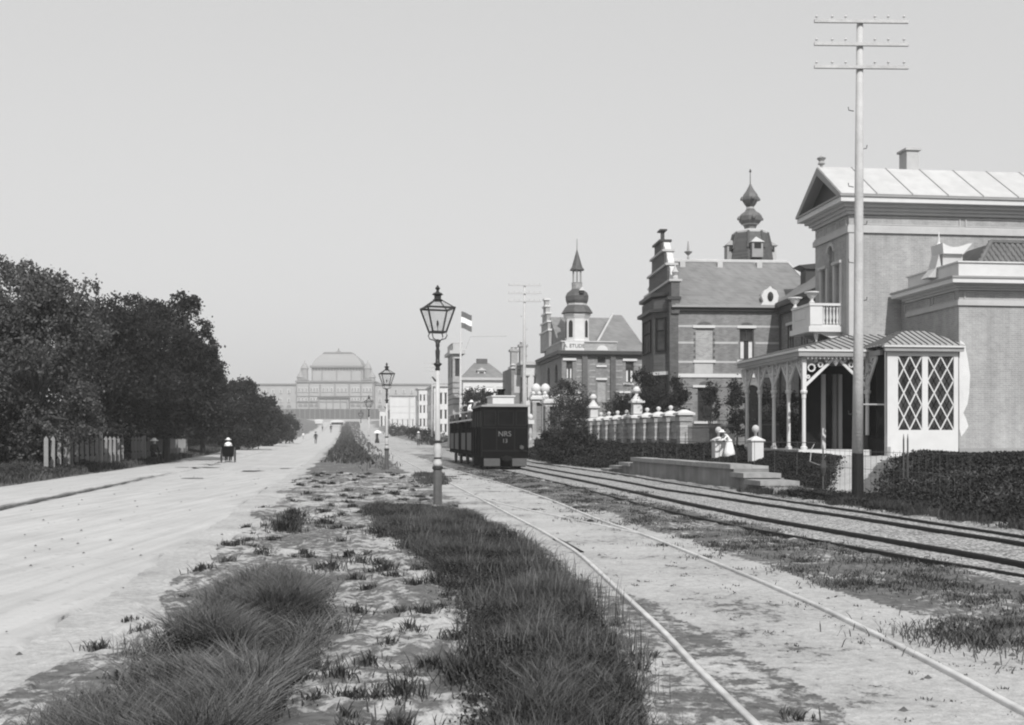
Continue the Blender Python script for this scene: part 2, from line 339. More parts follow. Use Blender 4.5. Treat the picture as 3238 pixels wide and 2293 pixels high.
for (px, py, L_, W_) in ((565, 1058, 1.4, 0.5), (470, 1043, 1.5, 0.35), (640, 1052, 0.9, 0.3), (430, 1075, 1.2, 0.16), (440, 1050, 3.0, 0.35)):
    X, Y = gp(px, py); mb = MB(); P = []
    for i in range(14):
        a = 2*math.pi*i/14; r = 0.7+0.5*noise.noise((px, i*0.8, 2)); P.append((X+L_*r*math.cos(a)*0.5, Y+W_*2.2*r*math.sin(a), 0))
    P = [(x, y, terr_fine(x, y)+0.055) for x, y, _ in P]
    mb.poly(P); tag(mb.build('puddle_stain', 'damp'), kind='structure')

# ------------------------------------------------------------------ rails
def rail(pix, m, h, wd, label, sink=0.0):
    P = [gp(*p) for p in pix]; t = np.linspace(0, len(P)-1, (len(P)-1)*24+1)
    X = np.array([p[0] for p in P]); Y = np.array([p[1] for p in P]); i = np.arange(len(P))
    # smooth the polyline a little
    xs = np.interp(t, i, X); ys = np.interp(t, i, Y)
    for _ in range(40): xs[1:-1] = (xs[:-2]+xs[1:-1]*2+xs[2:])/4; ys[1:-1] = (ys[:-2]+ys[1:-1]*2+ys[2:])/4
    mb = MB(); V = []; fs = []
    prof_ = [(-wd/2, -0.12), (-wd/2, h*0.6), (-wd*0.42, h), (wd*0.42, h), (wd/2, h*0.6), (wd/2, -0.1)]; n = len(prof_)
    for k in range(len(xs)):
        a = max(k-1, 0); b = min(k+1, len(xs)-1); d_ = Vector((xs[b]-xs[a], ys[b]-ys[a], 0)).normalized(); s_ = Vector((d_.y, -d_.x, 0))
        z = terr(xs[k], ys[k])
        for u, q in prof_: V.append((xs[k]+s_.x*u, ys[k]+s_.y*u, z+q-sink))
    for k in range(len(xs)-1):
        for i_ in range(n-1): fs.append((k*n+i_, k*n+i_+1, (k+1)*n+i_+1, (k+1)*n+i_))
    mb.pts(V, fs); o = mb.build('rail', m, None, True); tag(o, label, 'rail', 'tramway rails')
    if m == 'rail_lt' and wd > .0455:                              # the dark flange groove beside the rail head
        G_ = []; g2 = []
        for k in range(len(xs)):
            a = max(k-1, 0); b = min(k+1, len(xs)-1); d_ = Vector((xs[b]-xs[a], ys[b]-ys[a], 0)).normalized(); s_ = Vector((d_.y, -d_.x, 0)); z = terr(xs[k], ys[k])
            for u, q in ((wd/2, .012), (wd/2+.016, .012), (wd/2+.025, -.03)): G_.append((xs[k]+s_.x*u, ys[k]+s_.y*u, z+q))
        for k in range(len(xs)-1): g2 += [(k*3, k*3+1, k*3+4, k*3+3), (k*3+1, k*3+2, k*3+5, k*3+4)]
        q_ = MB(); q_.pts(G_, g2); q_.build('groove', 'lamp_base', o)
    return o
rail([(1800,1735),(1664,1604),(1558,1499.6),(1487,1421),(1401,1340),(1294,1240),(1210,1190),(1127,1147),(1060,1111),(997,1079),(930,1046),(880,1022),(850,1011)], 'rail_lt', 0.03, 0.046, 'pale worn rail nearest the long weeds, crossing the foreground to the frame bottom')
rail([(2500,1705),(2263,1586),(2155,1525),(2009,1450),(1855,1372.5),(1704,1306),(1577,1254),(1449,1203),(1338,1166),(1234,1122),(1150,1093),(1064,1068),(990,1046),(930,1027),(880,1013)], 'rail_lt', 0.03, 0.046, 'pale worn rail running from lower right corner toward the steam tram')
rail([(1440,1199.5),(1370,1184),(1301,1170),(1200,1148),(1116,1129),(1040,1108)], 'rail_lt', 0.025, 0.04, 'thin pale switch rail branching between the two pale rails')
rail([(1244,1209),(1272,1223),(1300,1239)], 'rail_dk', 0.02, 0.09, 'short dark switch tongue beside the pale rail nearest the weeds')
rail([(2700,1352),(2400,1294),(2267,1267.7),(2149,1245.7),(1928,1207),(1708,1168.5),(1487,1121),(1388,1099),(1310,1081),(1183,1056),(1110,1039),(1050,1025),(1000,1016)], 'rail_dk', 0.07, 0.07, 'thick dark rail between gravel and weeds, leading under the tram')
rail([(2700,1315),(2400,1245),(2267,1220),(2112,1196),(1928,1166.6),(1708,1133.5),(1565,1111),(1482,1099),(1408,1083.5),(1310,1067.5),(1183,1045.5),(1100,1030)], 'rail_dk', 0.06, 0.07, 'thick dark rail in the middle of the gravel bed')
rail([(2700,1275),(2400,1225),(2267,1203),(2149,1185),(1965,1155.6),(1800,1131),(1708,1118),(1604,1100),(1496,1083.5),(1398,1066),(1310,1054),(1187,1037),(1110,1022)], 'rail_dk', 0.045, 0.06, 'dark rail farthest right, passing the foot of the platform')
rail([(2700,1368),(2400,1315),(2267,1289.8),(2039,1253),(1811,1211),(1653,1183),(1506,1150),(1428,1130.6),(1349,1109),(1270,1088),(1100,1048)], 'rail_dk', 0.035, 0.04, 'thin dark rail half sunk in the weeds beside the gravel bed')

# ------------------------------------------------------------------ building frames and wall helpers
class Bld:
    def __init__(s, name, label, cat, px, Y, th, base, group=None):
        s.X0 = (px-CX)*Y/F0; s.Y0 = Y; s.c = math.cos(R(th)); s.s = math.sin(R(th)); s.base = base
        s.e = thing(name, label, cat, (s.X0, s.Y0, base), R(th), group); s.e['_b'] = base
    def F(s, px, yl=0.0):                          # a column of the photo on the face y = yl -> local x
        k = (px-CX)/F0; return (k*(s.Y0+yl*s.c)-s.X0+yl*s.s)/(s.c-k*s.s)
    def G(s, px, xl=0.0):                          # a column of the photo on the face x = xl -> local y
        k = (px-CX)/F0; return (s.X0+xl*s.c-k*(s.Y0+xl*s.s))/(s.s+k*s.c)
    def Z(s, py, xl=0.0, yl=0.0): return CAMZ+(HZ-py)*(s.Y0+xl*s.s+yl*s.c)/F0
def near(yl): return lambda u, z, d=0.0: (u, yl+d, z)
def side(xl): return lambda u, z, d=0.0: (xl+d, u, z)
def holed(mb, Mf, u0, u1, z0, z1, holes, depth=0.18):
    us = sorted({u0, u1, *[h[0] for h in holes], *[h[1] for h in holes]}); zs = sorted({z0, z1, *[h[2] for h in holes], *[h[3] for h in holes]})
    us = [u for u in us if u0 <= u <= u1]; zs = [z for z in zs if z0 <= z <= z1]
    for a, b in zip(us, us[1:]):
        for c, d_ in zip(zs, zs[1:]):
            um, zm = (a+b)/2, (c+d_)/2
            if any(h[0] < um < h[1] and h[2] < zm < h[3] for h in holes): continue
            mb.poly([Mf(a, c), Mf(b, c), Mf(b, d_), Mf(a, d_)])
    for h in holes:
        a, b, c, d_ = h[:4]
        mb.poly([Mf(a, c), Mf(a, d_), Mf(a, d_, depth), Mf(a, c, depth)]); mb.poly([Mf(b, c), Mf(b, d_), Mf(b, d_, depth), Mf(b, c, depth)])
        mb.poly([Mf(a, c), Mf(b, c), Mf(b, c, depth), Mf(a, c, depth)]); mb.poly([Mf(a, d_), Mf(b, d_), Mf(b, d_, depth), Mf(a, d_, depth)])
        if len(h) > 4 and h[4] == 'arch':
            r = (b-a)/2; cu = (a+b)/2; rz = min(r, (d_-c)*0.5); n = 8
            for s_ in (-1, 1):
                arc = [Mf(cu+s_*r*math.cos(q*math.pi/2/n), d_-rz+rz*math.sin(q*math.pi/2/n), -0.002) for q in range(n+1)]
                mb.poly([Mf(cu+s_*r, d_, -0.002)]+(arc if s_ < 0 else arc))
def bx(mb, Mf, u0, u1, z0, z1, d0, d1):
    P = [Mf(u, z, d_) for d_ in (d0, d1) for u, z in ((u0, z0), (u1, z0), (u1, z1), (u0, z1))]
    return mb.pts(P, [(0,1,2,3),(7,6,5,4),(0,4,5,1),(1,5,6,2),(2,6,7,3),(3,7,4,0)])
def window(par, Mf, u0, u1, z0, z1, m='white', pane='glass', mull=(1, 2), fr=0.07, depth=0.12, panes=True, arch=False, curtain=False):
    mb = MB(); d0, d1 = depth-0.05, depth+0.02
    bx(mb, Mf, u0, u0+fr, z0, z1, d0, d1); bx(mb, Mf, u1-fr, u1, z0, z1, d0, d1); bx(mb, Mf, u0+fr, u1-fr, z0, z0+fr, d0, d1); bx(mb, Mf, u0+fr, u1-fr, z1-fr, z1, d0, d1)
    nu, nz_ = mull; W = (u1-u0-2*fr); H = (z1-z0-2*fr)
    zsplit = [z0+fr+H*q for q in ([0, 1] if nz_ == 1 else [0, 0.62, 1] if nz_ == 2 else [i/nz_ for i in range(nz_+1)])]
    for i in range(1, nu): u = u0+fr+W*i/nu; bx(mb, Mf, u-fr*0.35, u+fr*0.35, z0+fr, z1-fr, d0+0.01, d1)
    for z in zsplit[1:-1]: bx(mb, Mf, u0+fr, u1-fr, z-fr*0.4, z+fr*0.4, d0+0.005, d1-0.003)
    wo = mb.build('window', m, par)
    if panes:
        for i in range(nu):
            for a, b in zip(zsplit, zsplit[1:]):
                q = MB(); bx(q, Mf, u0+fr+W*i/nu, u0+fr+W*(i+1)/nu, a, b, depth+0.03, depth+0.05); q.build('pane', pane, wo)
    else:
        q = MB(); bx(q, Mf, u0, u1, z0, z1, depth+0.03, depth+0.05); q.build('pane', pane, wo)
    if curtain:
        q = MB()
        for s_ in (0, 1):
            ua, ub = (u0+fr, u0+fr+W*0.3) if s_ == 0 else (u1-fr-W*0.3, u1-fr)
            bx(q, Mf, ua, ub, z0+fr, z0+fr+H*0.6, depth+0.022, depth+0.028)
        q.build('curtain', 'curtain', wo)
    return wo
def strip(par, Mf, u0, u1, z0, z1, pr, m, name, back=0.02):
    mb = MB(); bx(mb, Mf, u0, u1, z0, z1, -pr, back); return mb.build(name, m, par)
def ring(mb, x0, x1, y0, y1, z0, z1, e):
    mb.box(x0-e, x1+e, y0-e, y1+e, z0, z1)

# ------------------------------------------------------------------ villa 1: stuccoed villa with veranda and balcony
B = Bld('stucco_villa', 'tall pale stucco villa at the right with triangular gable, balcony and veranda', 'house', 1901, 44, 6.5, 0.85)
E = B.e; z = lambda py: B.Z(py)
nf = near(0); sf = side(0)
W1, D1_ = 11.0, 3.5
zt = z(478)
mb = MB(); wu = B.G(1862); wz0, wz1 = z(676), B.Z(551, 0, wu)
holes = [(wu-0.27, wu+0.27, wz0, wz1, 'arch'), (wu-0.95, wu-0.5, wz0, B.Z(600, 0, wu)), (wu+0.5, wu+0.95, wz0, B.Z(600, 0, wu))]
holed(mb, sf, 0, D1_, 0.8, zt, holes, 0.25)
mb.poly([(0,0,0.8),(W1,0,0.8),(W1,0,zt),(0,0,zt)]); mb.poly([(W1,0,0.8),(W1,D1_,0.8),(W1,D1_,zt),(W1,0,zt)]); mb.poly([(0,D1_,0.8),(W1,D1_,0.8),(W1,D1_,zt),(0,D1_,zt)])
mb.build('wall', 'stucco', E)
for a, b_, c, d_, *r in holes: window(E, sf, a, b_, c, d_, 'cream', mull=(1, 3), depth=0.2, fr=0.05)
for q in (wu-1.05, wu-0.38, wu+0.38, wu+1.05): strip(E, sf, q-0.09, q+0.09, wz0, B.Z(598, 0, wu), 0.08, 'stucco_lt', 'pilaster')
strip(E, sf, wu-1.15, wu-0.3, B.Z(598, 0, wu), B.Z(592, 0, wu), 0.16, 'trim', 'lintel'); strip(E, sf, wu+0.3, wu+1.15, B.Z(598, 0, wu), B.Z(592, 0, wu), 0.16, 'trim', 'lintel')
mb = MB(); n = 12
for i in range(n):
    a0, a1 = math.pi*i/n, math.pi*(i+1)/n; zc = wz1-0.27
    P = [(-0.09, wu+0.27*math.cos(a0), zc+0.27*math.sin(a0)), (-0.09, wu+0.4*math.cos(a0), zc+0.4*math.sin(a0)), (-0.09, wu+0.4*math.cos(a1), zc+0.4*math.sin(a1)), (-0.09, wu+0.27*math.cos(a1), zc+0.27*math.sin(a1))]
    mb.prism(P, (0.09, 0, 0))
mb.build('arch_moulding', 'stucco_lt', E)
strip(E, nf, -0.012, 0.32, 0.8, z(520), 0.05, 'stucco_lt', 'corner_pilaster'); strip(E, sf, -0.04, 0.2, 0.8, z(520), 0.02, 'stucco_lt', 'corner_pilaster')
mb = MB(); ring(mb, 0, W1, 0, D1_, z(521), z(508), 0.09); ring(mb, 0, W1, 0, D1_, z(508), z(503.5), 0.045); mb.build('frieze_moulding', 'trim', E)
x = 0.22
for i, L_ in enumerate((4.6, 5.2)):
    for (a, b_, c, d_) in ((x, x+L_, z(486), z(484.5)), (x, x+L_, z(502.5), z(501)), (x, x+0.04, z(501), z(486)), (x+L_-0.04, x+L_, z(501), z(486))):
        pass
    mb = MB()
    for (a, b_, c, d_) in ((x, x+L_, z(486), z(484.3)), (x, x+L_, z(502.7), z(501)), (x, x+0.045, z(501), z(486)), (x+L_-0.045, x+L_, z(501), z(486))): bx(mb, nf, a, b_, c, d_, -0.04, 0.01)
    mb.build('frieze_panel', 'stucco_lt', E); x += L_+0.22
for (a, b_) in ((0.2, 1.0), (1.15, 2.35), (2.5, 3.3)):
    mb = MB()
    for (p, q, c, d_) in ((a, b_, z(486), z(484.3)), (a, b_, z(502.7), z(501)), (a, a+0.045, z(501), z(486)), (b_-0.045, b_, z(501), z(486))): bx(mb, sf, p, q, c, d_, -0.04, 0.01)
    mb.build('frieze_panel', 'stucco_lt', E)
mb = MB()
for (za, zb, e) in ((480, 473, 0.12), (473, 466, 0.22), (466, 458, 0.36)): ring(mb, 0, W1, 0, D1_, z(za), z(zb), e)
mb.build('cornice_moulding', 'trim', E)
mb = MB(); ring(mb, 0, W1, 0, D1_, z(458), z(447), 0.6); mb.build('cornice', 'white', E)
mb = MB(); ring(mb, 0, W1, 0, D1_, z(447), z(442.5), 0.66); mb.build('gutter', 'zinc_dk', E)
# gable and roof
ze, yr, zr = z(442.5), D1_/2, 13.0
ya, yb = -0.66, D1_+0.66
mb = MB(); mb.prism([(-0.2, ya+0.25, ze), (-0.2, yb-0.25, ze), (-0.2, yr, zr-0.32)], (0.5, 0, 0)); mb.build('gable', 'dark_trim', E)
for (p, q) in (((ya, ze), (yr, zr)), ((yb, ze), (yr, zr))):
    mb = MB(); mb.prism([(-0.66, p[0], p[1]), (-0.66, q[0], q[1]), (-0.66, q[0], q[1]-0.34), (-0.66, p[0]+(0.38 if p[0] < 0 else -0.38), p[1])], (0.62, 0, 0)); mb.build('raking_cornice', 'zinc_dk', E)
npan = 8
for s_ in (0, 1):
    y0_ = ya if s_ == 0 else yb
    for i in range(npan):
        a = -0.62+(W1+1.2)*i/npan; b_ = -0.62+(W1+1.2)*(i+1)/npan-0.03
        P = [(a, y0_, ze+0.012), (b_, y0_, ze+0.012), (b_, yr, zr+0.012), (a, yr, zr+0.012)]
        mb = MB(); mb.prism(P, (0, 0, 0.03)); mb.build('roof_panel', 'zinc', E)
        mb = MB(); mb.beam((b_+0.015, y0_, ze+0.05), (b_+0.015, yr, zr+0.05), 0.04, 0.045); mb.build('roof_seam', 'zinc_dk', E)
mb = MB(); mb.lathe([(0.08, zr-0.05), (0.06, zr+0.1), (0.16, zr+0.16), (0.1, zr+0.28), (0.2, zr+0.4), (0.05, zr+0.5)], -0.45, yr, 8); mb.build('finial', 'zinc_dk', E)
cxl = B.F(2036, 3.2)
mb = MB(); mb.box(cxl-0.27, cxl+0.3, 2.9, 3.6, ze-0.2, B.Z(341, cxl, 3.2)); mb.box(cxl-0.35, cxl+0.38, 2.82, 3.68, B.Z(341, cxl, 3.2), B.Z(336, cxl, 3.2)); mb.build('chimney', 'stucco_lt', E)

# wing on the right, coming forward
wx = 2.25; wy = -4.52; WX1 = 11.0
zw = lambda py: B.Z(py, wx, wy)
mb = MB(); mb.box(wx, WX1, wy, -0.01, 0.8, zw(640)); wing = mb.build('wing', 'stucco', E)
mb = MB(); ring(mb, wx, WX1, wy, -0.6, zw(684), zw(675), 0.08); ring(mb, wx, WX1, wy, -0.6, zw(675), zw(671), 0.04); mb.build('moulding', 'trim', wing)
for (Mf, a, b_) in ((near(wy), wx+0.2, wx+4.4), (near(wy), wx+4.6, WX1-0.2), (side(wx), wy+0.3, wy+1.9), (side(wx), wy+2.1, wy+4.2)):
    mb = MB()
    for (p, q, c, d_) in ((a, b_, zw(654), zw(652.4)), (a, b_, zw(670.6), zw(669)), (a, a+0.04, zw(669), zw(654)), (b_-0.04, b_, zw(669), zw(654))): bx(mb, Mf, p, q, c, d_, -0.04, 0.01)
    mb.build('frieze_panel', 'stucco_lt', wing)
mb = MB()
for (za, zb, e) in ((650, 645, 0.12), (645, 640, 0.22), (640, 637, 0.32)): ring(mb, wx, WX1, wy, -0.7, zw(za), zw(zb), e)
mb.build('cornice_moulding', 'trim', wing)
mb = MB(); ring(mb, wx, WX1, wy, -0.7, zw(637), zw(627), 0.52); mb.build('cornice', 'white', wing)
mb = MB(); ring(mb, wx, WX1, wy, -0.7, zw(627), zw(622.5), 0.56); mb.build('gutter', 'zinc_dk', wing)
mb = MB(); mb.box(wx-0.02, WX1, wy-0.02, wy+3.9, zw(622.5), zw(588)); mb.box(wx-0.08, WX1, wy-0.08, wy+3.96, zw(588), zw(585)); mb.build('parapet', 'cream', wing)
strip(wing, near(wy), wx-0.02, WX1, 0.7, zw(1004), 0.06, 'zinc_dk', 'plinth')
# tiled roof, hipped, each tile its own piece
rx0 = B.F(2203, wy+0.5); z0r = zw(587); z1r = B.Z(541, rx0, wy+1.1)
def pantile(a, b_, y0_, y1_, za, zb):
    mb = MB(); n = 5; P = []
    for (y, zz) in ((y0_, za), (y1_, zb)):
        for i in range(n+1):
            t = i/n; P.append((a+(b_-a)*t, y, zz+0.05*math.sin(t*math.pi*1.6)))
    mb.pts(P, [(i, i+1, n+2+i, n+1+i) for i in range(n)]); mb.pts([(p[0], p[1], p[2]-0.03) for p in P[:n+1]]+P[:n+1], [(i, i+1, n+2+i, n+1+i) for i in range(n)])
    return mb
for r_ in range(5):
    t0, t1 = r_/5, (r_+1)/5+0.03
    xs0 = rx0-0.15+t0*0.9; xx = xs0+0.0
    while xx < WX1-1.2:
        mb = pantile(xx, xx+0.225, wy+0.45+t0*0.75, wy+0.45+t1*0.75, z0r+t0*(z1r-z0r)+random.uniform(0, .015), z0r+t1*(z1r-z0r)+0.01)
        mb.build('tile', 'tile', wing); xx += 0.225
mb = MB(); mb.pts([(rx0-0.2, wy+0.5, z0r-0.02), (WX1-0.5, wy+0.5, z0r-0.02), (WX1-1.2, wy+1.2, z1r-0.03), (rx0+0.75, wy+1.2, z1r-0.03), (rx0-0.2, wy+3.6, z0r-0.02), (rx0+0.75, wy+3.0, z1r-0.03), (WX1-0.5, wy+3.6, z0r-0.02), (WX1-1.2, wy+3.0, z1r-0.03)],
    [(0,1,2,3),(0,3,5,4),(3,2,7,5),(4,5,7,6)]); mb.build('roof_slope', 'slate_dk', wing)
mb = MB(); mb.tube([(rx0-0.2, wy+0.48, z0r), (rx0+0.7, wy+1.2, z1r+0.03)], 0.09, 6); mb.tube([(rx0+0.7, wy+1.2, z1r+0.03), (WX1-1.2, wy+1.2, z1r+0.03)], 0.09, 6); mb.build('ridge_cap', 'tile', wing)
# white curved dormer at the wing's left end
dy = wy+1.8; dx0, dx1 = B.F(2094, dy), B.F(2160, dy); dzt = B.Z(548, dx0, dy); dzb = B.Z(604, dx0, dy); dzm = B.Z(572, dx0, dy)
mb = MB(); P = []
n = 8
top = [(dx0+(dx1-dx0)*(0.05+1.0*i/n), dzt-0.22*math.sin(math.pi*min(1, i/n*1.1))*(1-i/n*.6)+0.0) for i in range(n+1)]
bot = [(dx1-0.12*(0), dzm), (dx0+0.12, dzm)]
mb.prism([(a, dy-0.45, c) for a, c in top]+[(dx1-0.3, dy-0.45, dzm), (dx0+0.1, dy-0.45, dzm)], (0, 0.9, 0)); mb.build('dormer_roof', 'white', wing)
mb = MB(); mb.box(dx0+0.15, dx1-0.25, dy-0.3, dy+0.3, dzb-0.3, dzm); mb.build('dormer', 'stucco_lt', wing)
mb = MB(); mb.prism([(dx0+0.15, dy-0.31, dzb-0.35), (dx0-0.45, dy-0.31, dzb-0.35), (dx0-0.15, dy-0.31, dzb-0.0), (dx0+0.0, dy-0.31, dzm)], (0, 0.6, 0)); mb.build('dormer_scroll', 'trim', wing)
mb = MB(); mb.lathe([(0.05, dzt-0.1), (0.1, dzt), (0.04, dzt+0.1), (0.02, dzt+0.5)], dx0+0.15, dy, 6); mb.build('finial', 'white', wing)

# irregular fresh plaster patch on the wing wall
mb = MB(); pp = [(2150,762),(2160,770),(2166,800),(2172,840),(2170,880),(2166,905),(2157,925),(2164,940),(2168,955),(2160,968),(2152,978),(2148,960),(2147,800)]
mb.prism([(B.F(a, wy), wy-0.012, zw(c)) for a, c in pp], (0, 0.02, 0)); mb.build('plaster_patch', 'patch', E)

# veranda
py0 = -3.05; px0 = -2.8                                   # near line and street line of the veranda, local
ps = B.F(1800, py0); pn = py0
zf = 1.04; ze_ = B.Z(799, ps, pn); zg = B.Z(787, ps, pn)
vlen = B.G(1673, ps)
x_in = B.F(1942, pn)
mb = MB(); mb.box(ps-0.3, 0.0, pn-0.3, vlen+0.4, 0.55, zf); mb.box(0.0, wx-0.02, pn-0.3, -0.02, 0.55, zf); ver = mb.build('veranda', 'floor', E)
mb = MB(); mb.box(ps-0.34, x_in+0.3, pn-0.36, pn-0.301, 0.82, zf+0.0); mb.build('step_edge', 'white', ver)
posts = [(ps, pn), (x_in, pn)]+[(ps, B.G(p, ps)) for p in (1766, 1733, 1702, 1673)]
for (a, b_) in posts:
    mb = MB(); zc = B.Z(878, a, b_)
    mb.lathe([(0.13, zf-0.15), (0.13, zf+0.1), (0.075, zf+0.14), (0.07, zc-0.25), (0.085, zc-0.24), (0.085, zc-0.1), (0.13, zc-0.02), (0.13, zc+0.05), (0.075, zc+0.1)], a, b_, 8, math.pi/8)
    mb.box(a-0.075, a+0.075, b_-0.075, b_+0.075, zc+0.1, ze_); mb.build('post', 'white', ver)
def bracket(p, dirx, diry, ln, drop):
    mb = MB(); P0 = Vector((p[0]+dirx*0.075, p[1]+diry*0.075, ze_)); dv = Vector((dirx, diry, 0)); nv = Vector((-diry, dirx, 0))*0.03
    def q(u, zz): v_ = P0+dv*u-nv; return (v_.x, v_.y, ze_-zz)
    # solid top, scroll rings and a raking bar
    mb.prism([q(0, 0), q(ln, 0), q(ln, 0.08), q(0, 0.08)], tuple(nv*2))
    mb.prism([q(0, drop), q(0, drop-0.16), q(ln-0.1, 0.08), q(ln, 0.08), q(ln, 0.12)], tuple(nv*2))
    for (cu, cz, r_) in ((ln*0.2, drop*0.36, 0.16), (ln*0.52, drop*0.26, 0.11), (0.09, drop*0.66, 0.08), (ln*0.36, 0.14, 0.07), (ln*0.74, 0.15, 0.06)):
        for i in range(10):
            a0, a1 = 2*math.pi*i/10, 2*math.pi*(i+1)/10
            mb.prism([q(cu+r_*math.cos(a0), cz-r_*math.sin(a0)), q(cu+r_*math.cos(a1), cz-r_*math.sin(a1)), q(cu+(r_-0.05)*math.cos(a1), cz-(r_-0.05)*math.sin(a1)), q(cu+(r_-0.05)*math.cos(a0), cz-(r_-0.05)*math.sin(a0))], tuple(nv*2))
    mb.build('bracket', 'white', ver)
bracket(posts[0], 1, 0, 1.1, 1.15); bracket(posts[1], -1, 0, 1.1, 1.15)
for i, p in enumerate(posts):
    if i == 1: continue
    nxt = 0.78
    if i < len(posts): bracket(p, 0, 1, nxt, 1.0)
    if i > 1: bracket(p, 0, -1, nxt, 1.0)
bracket(posts[1], 0, -1, 0.75, 1.1)
mb = MB(); cxm = (posts[0][0]+posts[1][0])/2; mb.lathe([(0.05, ze_), (0.14, ze_-0.06), (0.14, ze_-0.16), (0.07, ze_-0.27), (0.02, ze_-0.34)][::-1], cxm, pn, 8); mb.build('pendant', 'white', ver)
dxw = wx-2.62                                            # left edge of the lattice bay
fas = MB(); fas.box(ps-0.32, x_in+0.08, pn-0.32, pn-0.2, ze_, zg-0.02); fas.box(ps-0.32, ps-0.2, pn-0.2, vlen+0.4, ze_, zg-0.02); fas.box(x_in-0.1, x_in+0.02, wy+0.2, pn-0.33, ze_, zg-0.02); fas.build('fascia', 'zinc_dk', ver)
mb = MB(); mb.box(ps-0.36, x_in+0.06, pn-0.37, pn-0.18, zg-0.02, zg+0.05); mb.box(ps-0.37, ps-0.18, pn-0.18, vlen+0.4, zg-0.02, zg+0.05); mb.build('gutter', 'white', ver)
# scalloped valance under the fascia
for (p0, p1) in (((ps, pn-0.24), (x_in, pn-0.24)), ((ps-0.24, pn), (ps-0.24, vlen))):
    L_ = math.hypot(p1[0]-p0[0], p1[1]-p0[1]); n = int(L_/0.16); mb = MB(); dv = Vector((p1[0]-p0[0], p1[1]-p0[1], 0))/L_; nv = Vector((-dv.y, dv.x, 0))*0.02
    for i in range(n):
        a = Vector((*p0, ze_))+dv*(i*0.16); mb.prism([tuple(a), tuple(a+dv*0.14), tuple(a+dv*0.07-Vector((0, 0, 0.11)))], tuple(nv))
    mb.build('valance', 'white', ver)
zh = B.Z(752, 0.5, -0.02)
def sloped(par, A, Bq, C_, D_, n, m='zinc_dk', seam='slate_dk', name='roof_panel'):
    A, Bq, C_, D_ = map(Vector, (A, Bq, C_, D_))                 # A-B eave, D-C ridge
    for i in range(n):
        t0, t1 = i/n, (i+1)/n-0.012
        P = [A.lerp(Bq, t0), A.lerp(Bq, t1), D_.lerp(C_, t1), D_.lerp(C_, t0)]
        mb = MB(); mb.prism([tuple(p) for p in P], (0, 0, 0.03)); mb.build(name, m, par)
        if i < n-1:
            mb = MB(); mb.beam(A.lerp(Bq, t1+0.006)+Vector((0, 0, .03)), D_.lerp(C_, t1+0.006)+Vector((0, 0, .03)), 0.035, 0.05); mb.build('roof_seam', seam, par)
zz = zg+0.04
M['zinc_mid'] = mat('weathered_zinc', 0.3, 0.6, 0.1, 2)
def hipped(par, x0, x1, y0, ytop, z0, z1, hipl, hipr, n, street=False, m='zinc_mid'):
    # strips of a slope rising from the eave y0 to ytop; hip lines cut it at both ends (x where the hip meets the top)
    xs_ = list(np.linspace(x0, x1, n+1)); 
    def top(x):
        t = 1.0
        if hipl is not None and x < hipl: t = min(t, (x-x0)/(hipl-x0))
        if hipr is not None and x > hipr: t = min(t, (x1-x)/(x1-hipr))
        return max(t, 0.0)
    def pt(x, t, dz=0.0):
        p = (x, y0+(ytop-y0)*t, z0+(z1-z0)*t+dz); return (p[1], p[0], p[2]) if street else p
    for i in range(n):
        a, b_ = xs_[i], xs_[i+1]-0.015
        P = [pt(a, 0), pt(b_, 0)]+([pt(b_, top(b_))] if top(b_) > 0 else [])+([pt(a, top(a))] if top(a) > 0 else [])
        if len(P) < 3: continue
        q = MB(); q.prism(P, (0, 0, 0.03)); q.build('roof_panel', m, par)
        if i and top(a) > .05: q = MB(); q.beam(pt(a-.008, 0, .04), pt(a-.008, top(a), .04), .035, .05); q.build('roof_seam', 'slate_dk', par)
hipped(ver, ps-0.34, wx-0.02, pn-0.34, -0.03, zz, zh, -0.03, None, 17)
hipped(ver, pn-0.34, vlen+0.4, ps-0.34, -0.03, zz, zh, -0.03, None, 24, True)
# ground-floor front under the veranda: near-black sheets painted for its shade, pale posts, rail
mb = MB(); mb.box(-0.1, -0.02, 0.2, vlen, zf, ze_-0.3); mb.build('shade_sheet', 'interior', ver)
for i, u in enumerate((B.F(1843, -0.4), B.F(1868, -0.4), B.F(1873+7, -0.4))):
    mb = MB(); mb.box(u-0.07, u+0.07, -0.5, -0.36, zf, ze_-0.5); mb.build('door_post', 'cream' if i != 1 else 'zinc_dk', ver)
mb = MB(); mb.box(ps+0.9, wx-0.1, -0.34, -0.25, zf, ze_-0.15); mb.build('shade_wall', 'wood_dk', ver)  # dark sheet added to carry the shade inside the veranda
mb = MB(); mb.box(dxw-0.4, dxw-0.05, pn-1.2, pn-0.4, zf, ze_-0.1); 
mb = MB(); mb.box(x_in+0.08, dxw+0.9, -1.75, -1.7, zf, ze_-0.1); mb.build('shade_wall', 'wood_black', ver)  # second dark sheet, for the shade behind the open corner
mb = MB(); mb.tube([(x_in-0.5, pn-0.02, B.Z(906, x_in, pn)), (dxw-0.02, wy+0.1, B.Z(906, x_in, wy))], 0.03, 6); mb.build('handrail', 'cream', ver)
mb = MB(); mb.box(x_in-0.4, dxw-0.02, pn-0.2, pn-0.12, zf-0.02, zf+0.55); mb.build('plinth_board', 'wood_dk', ver)
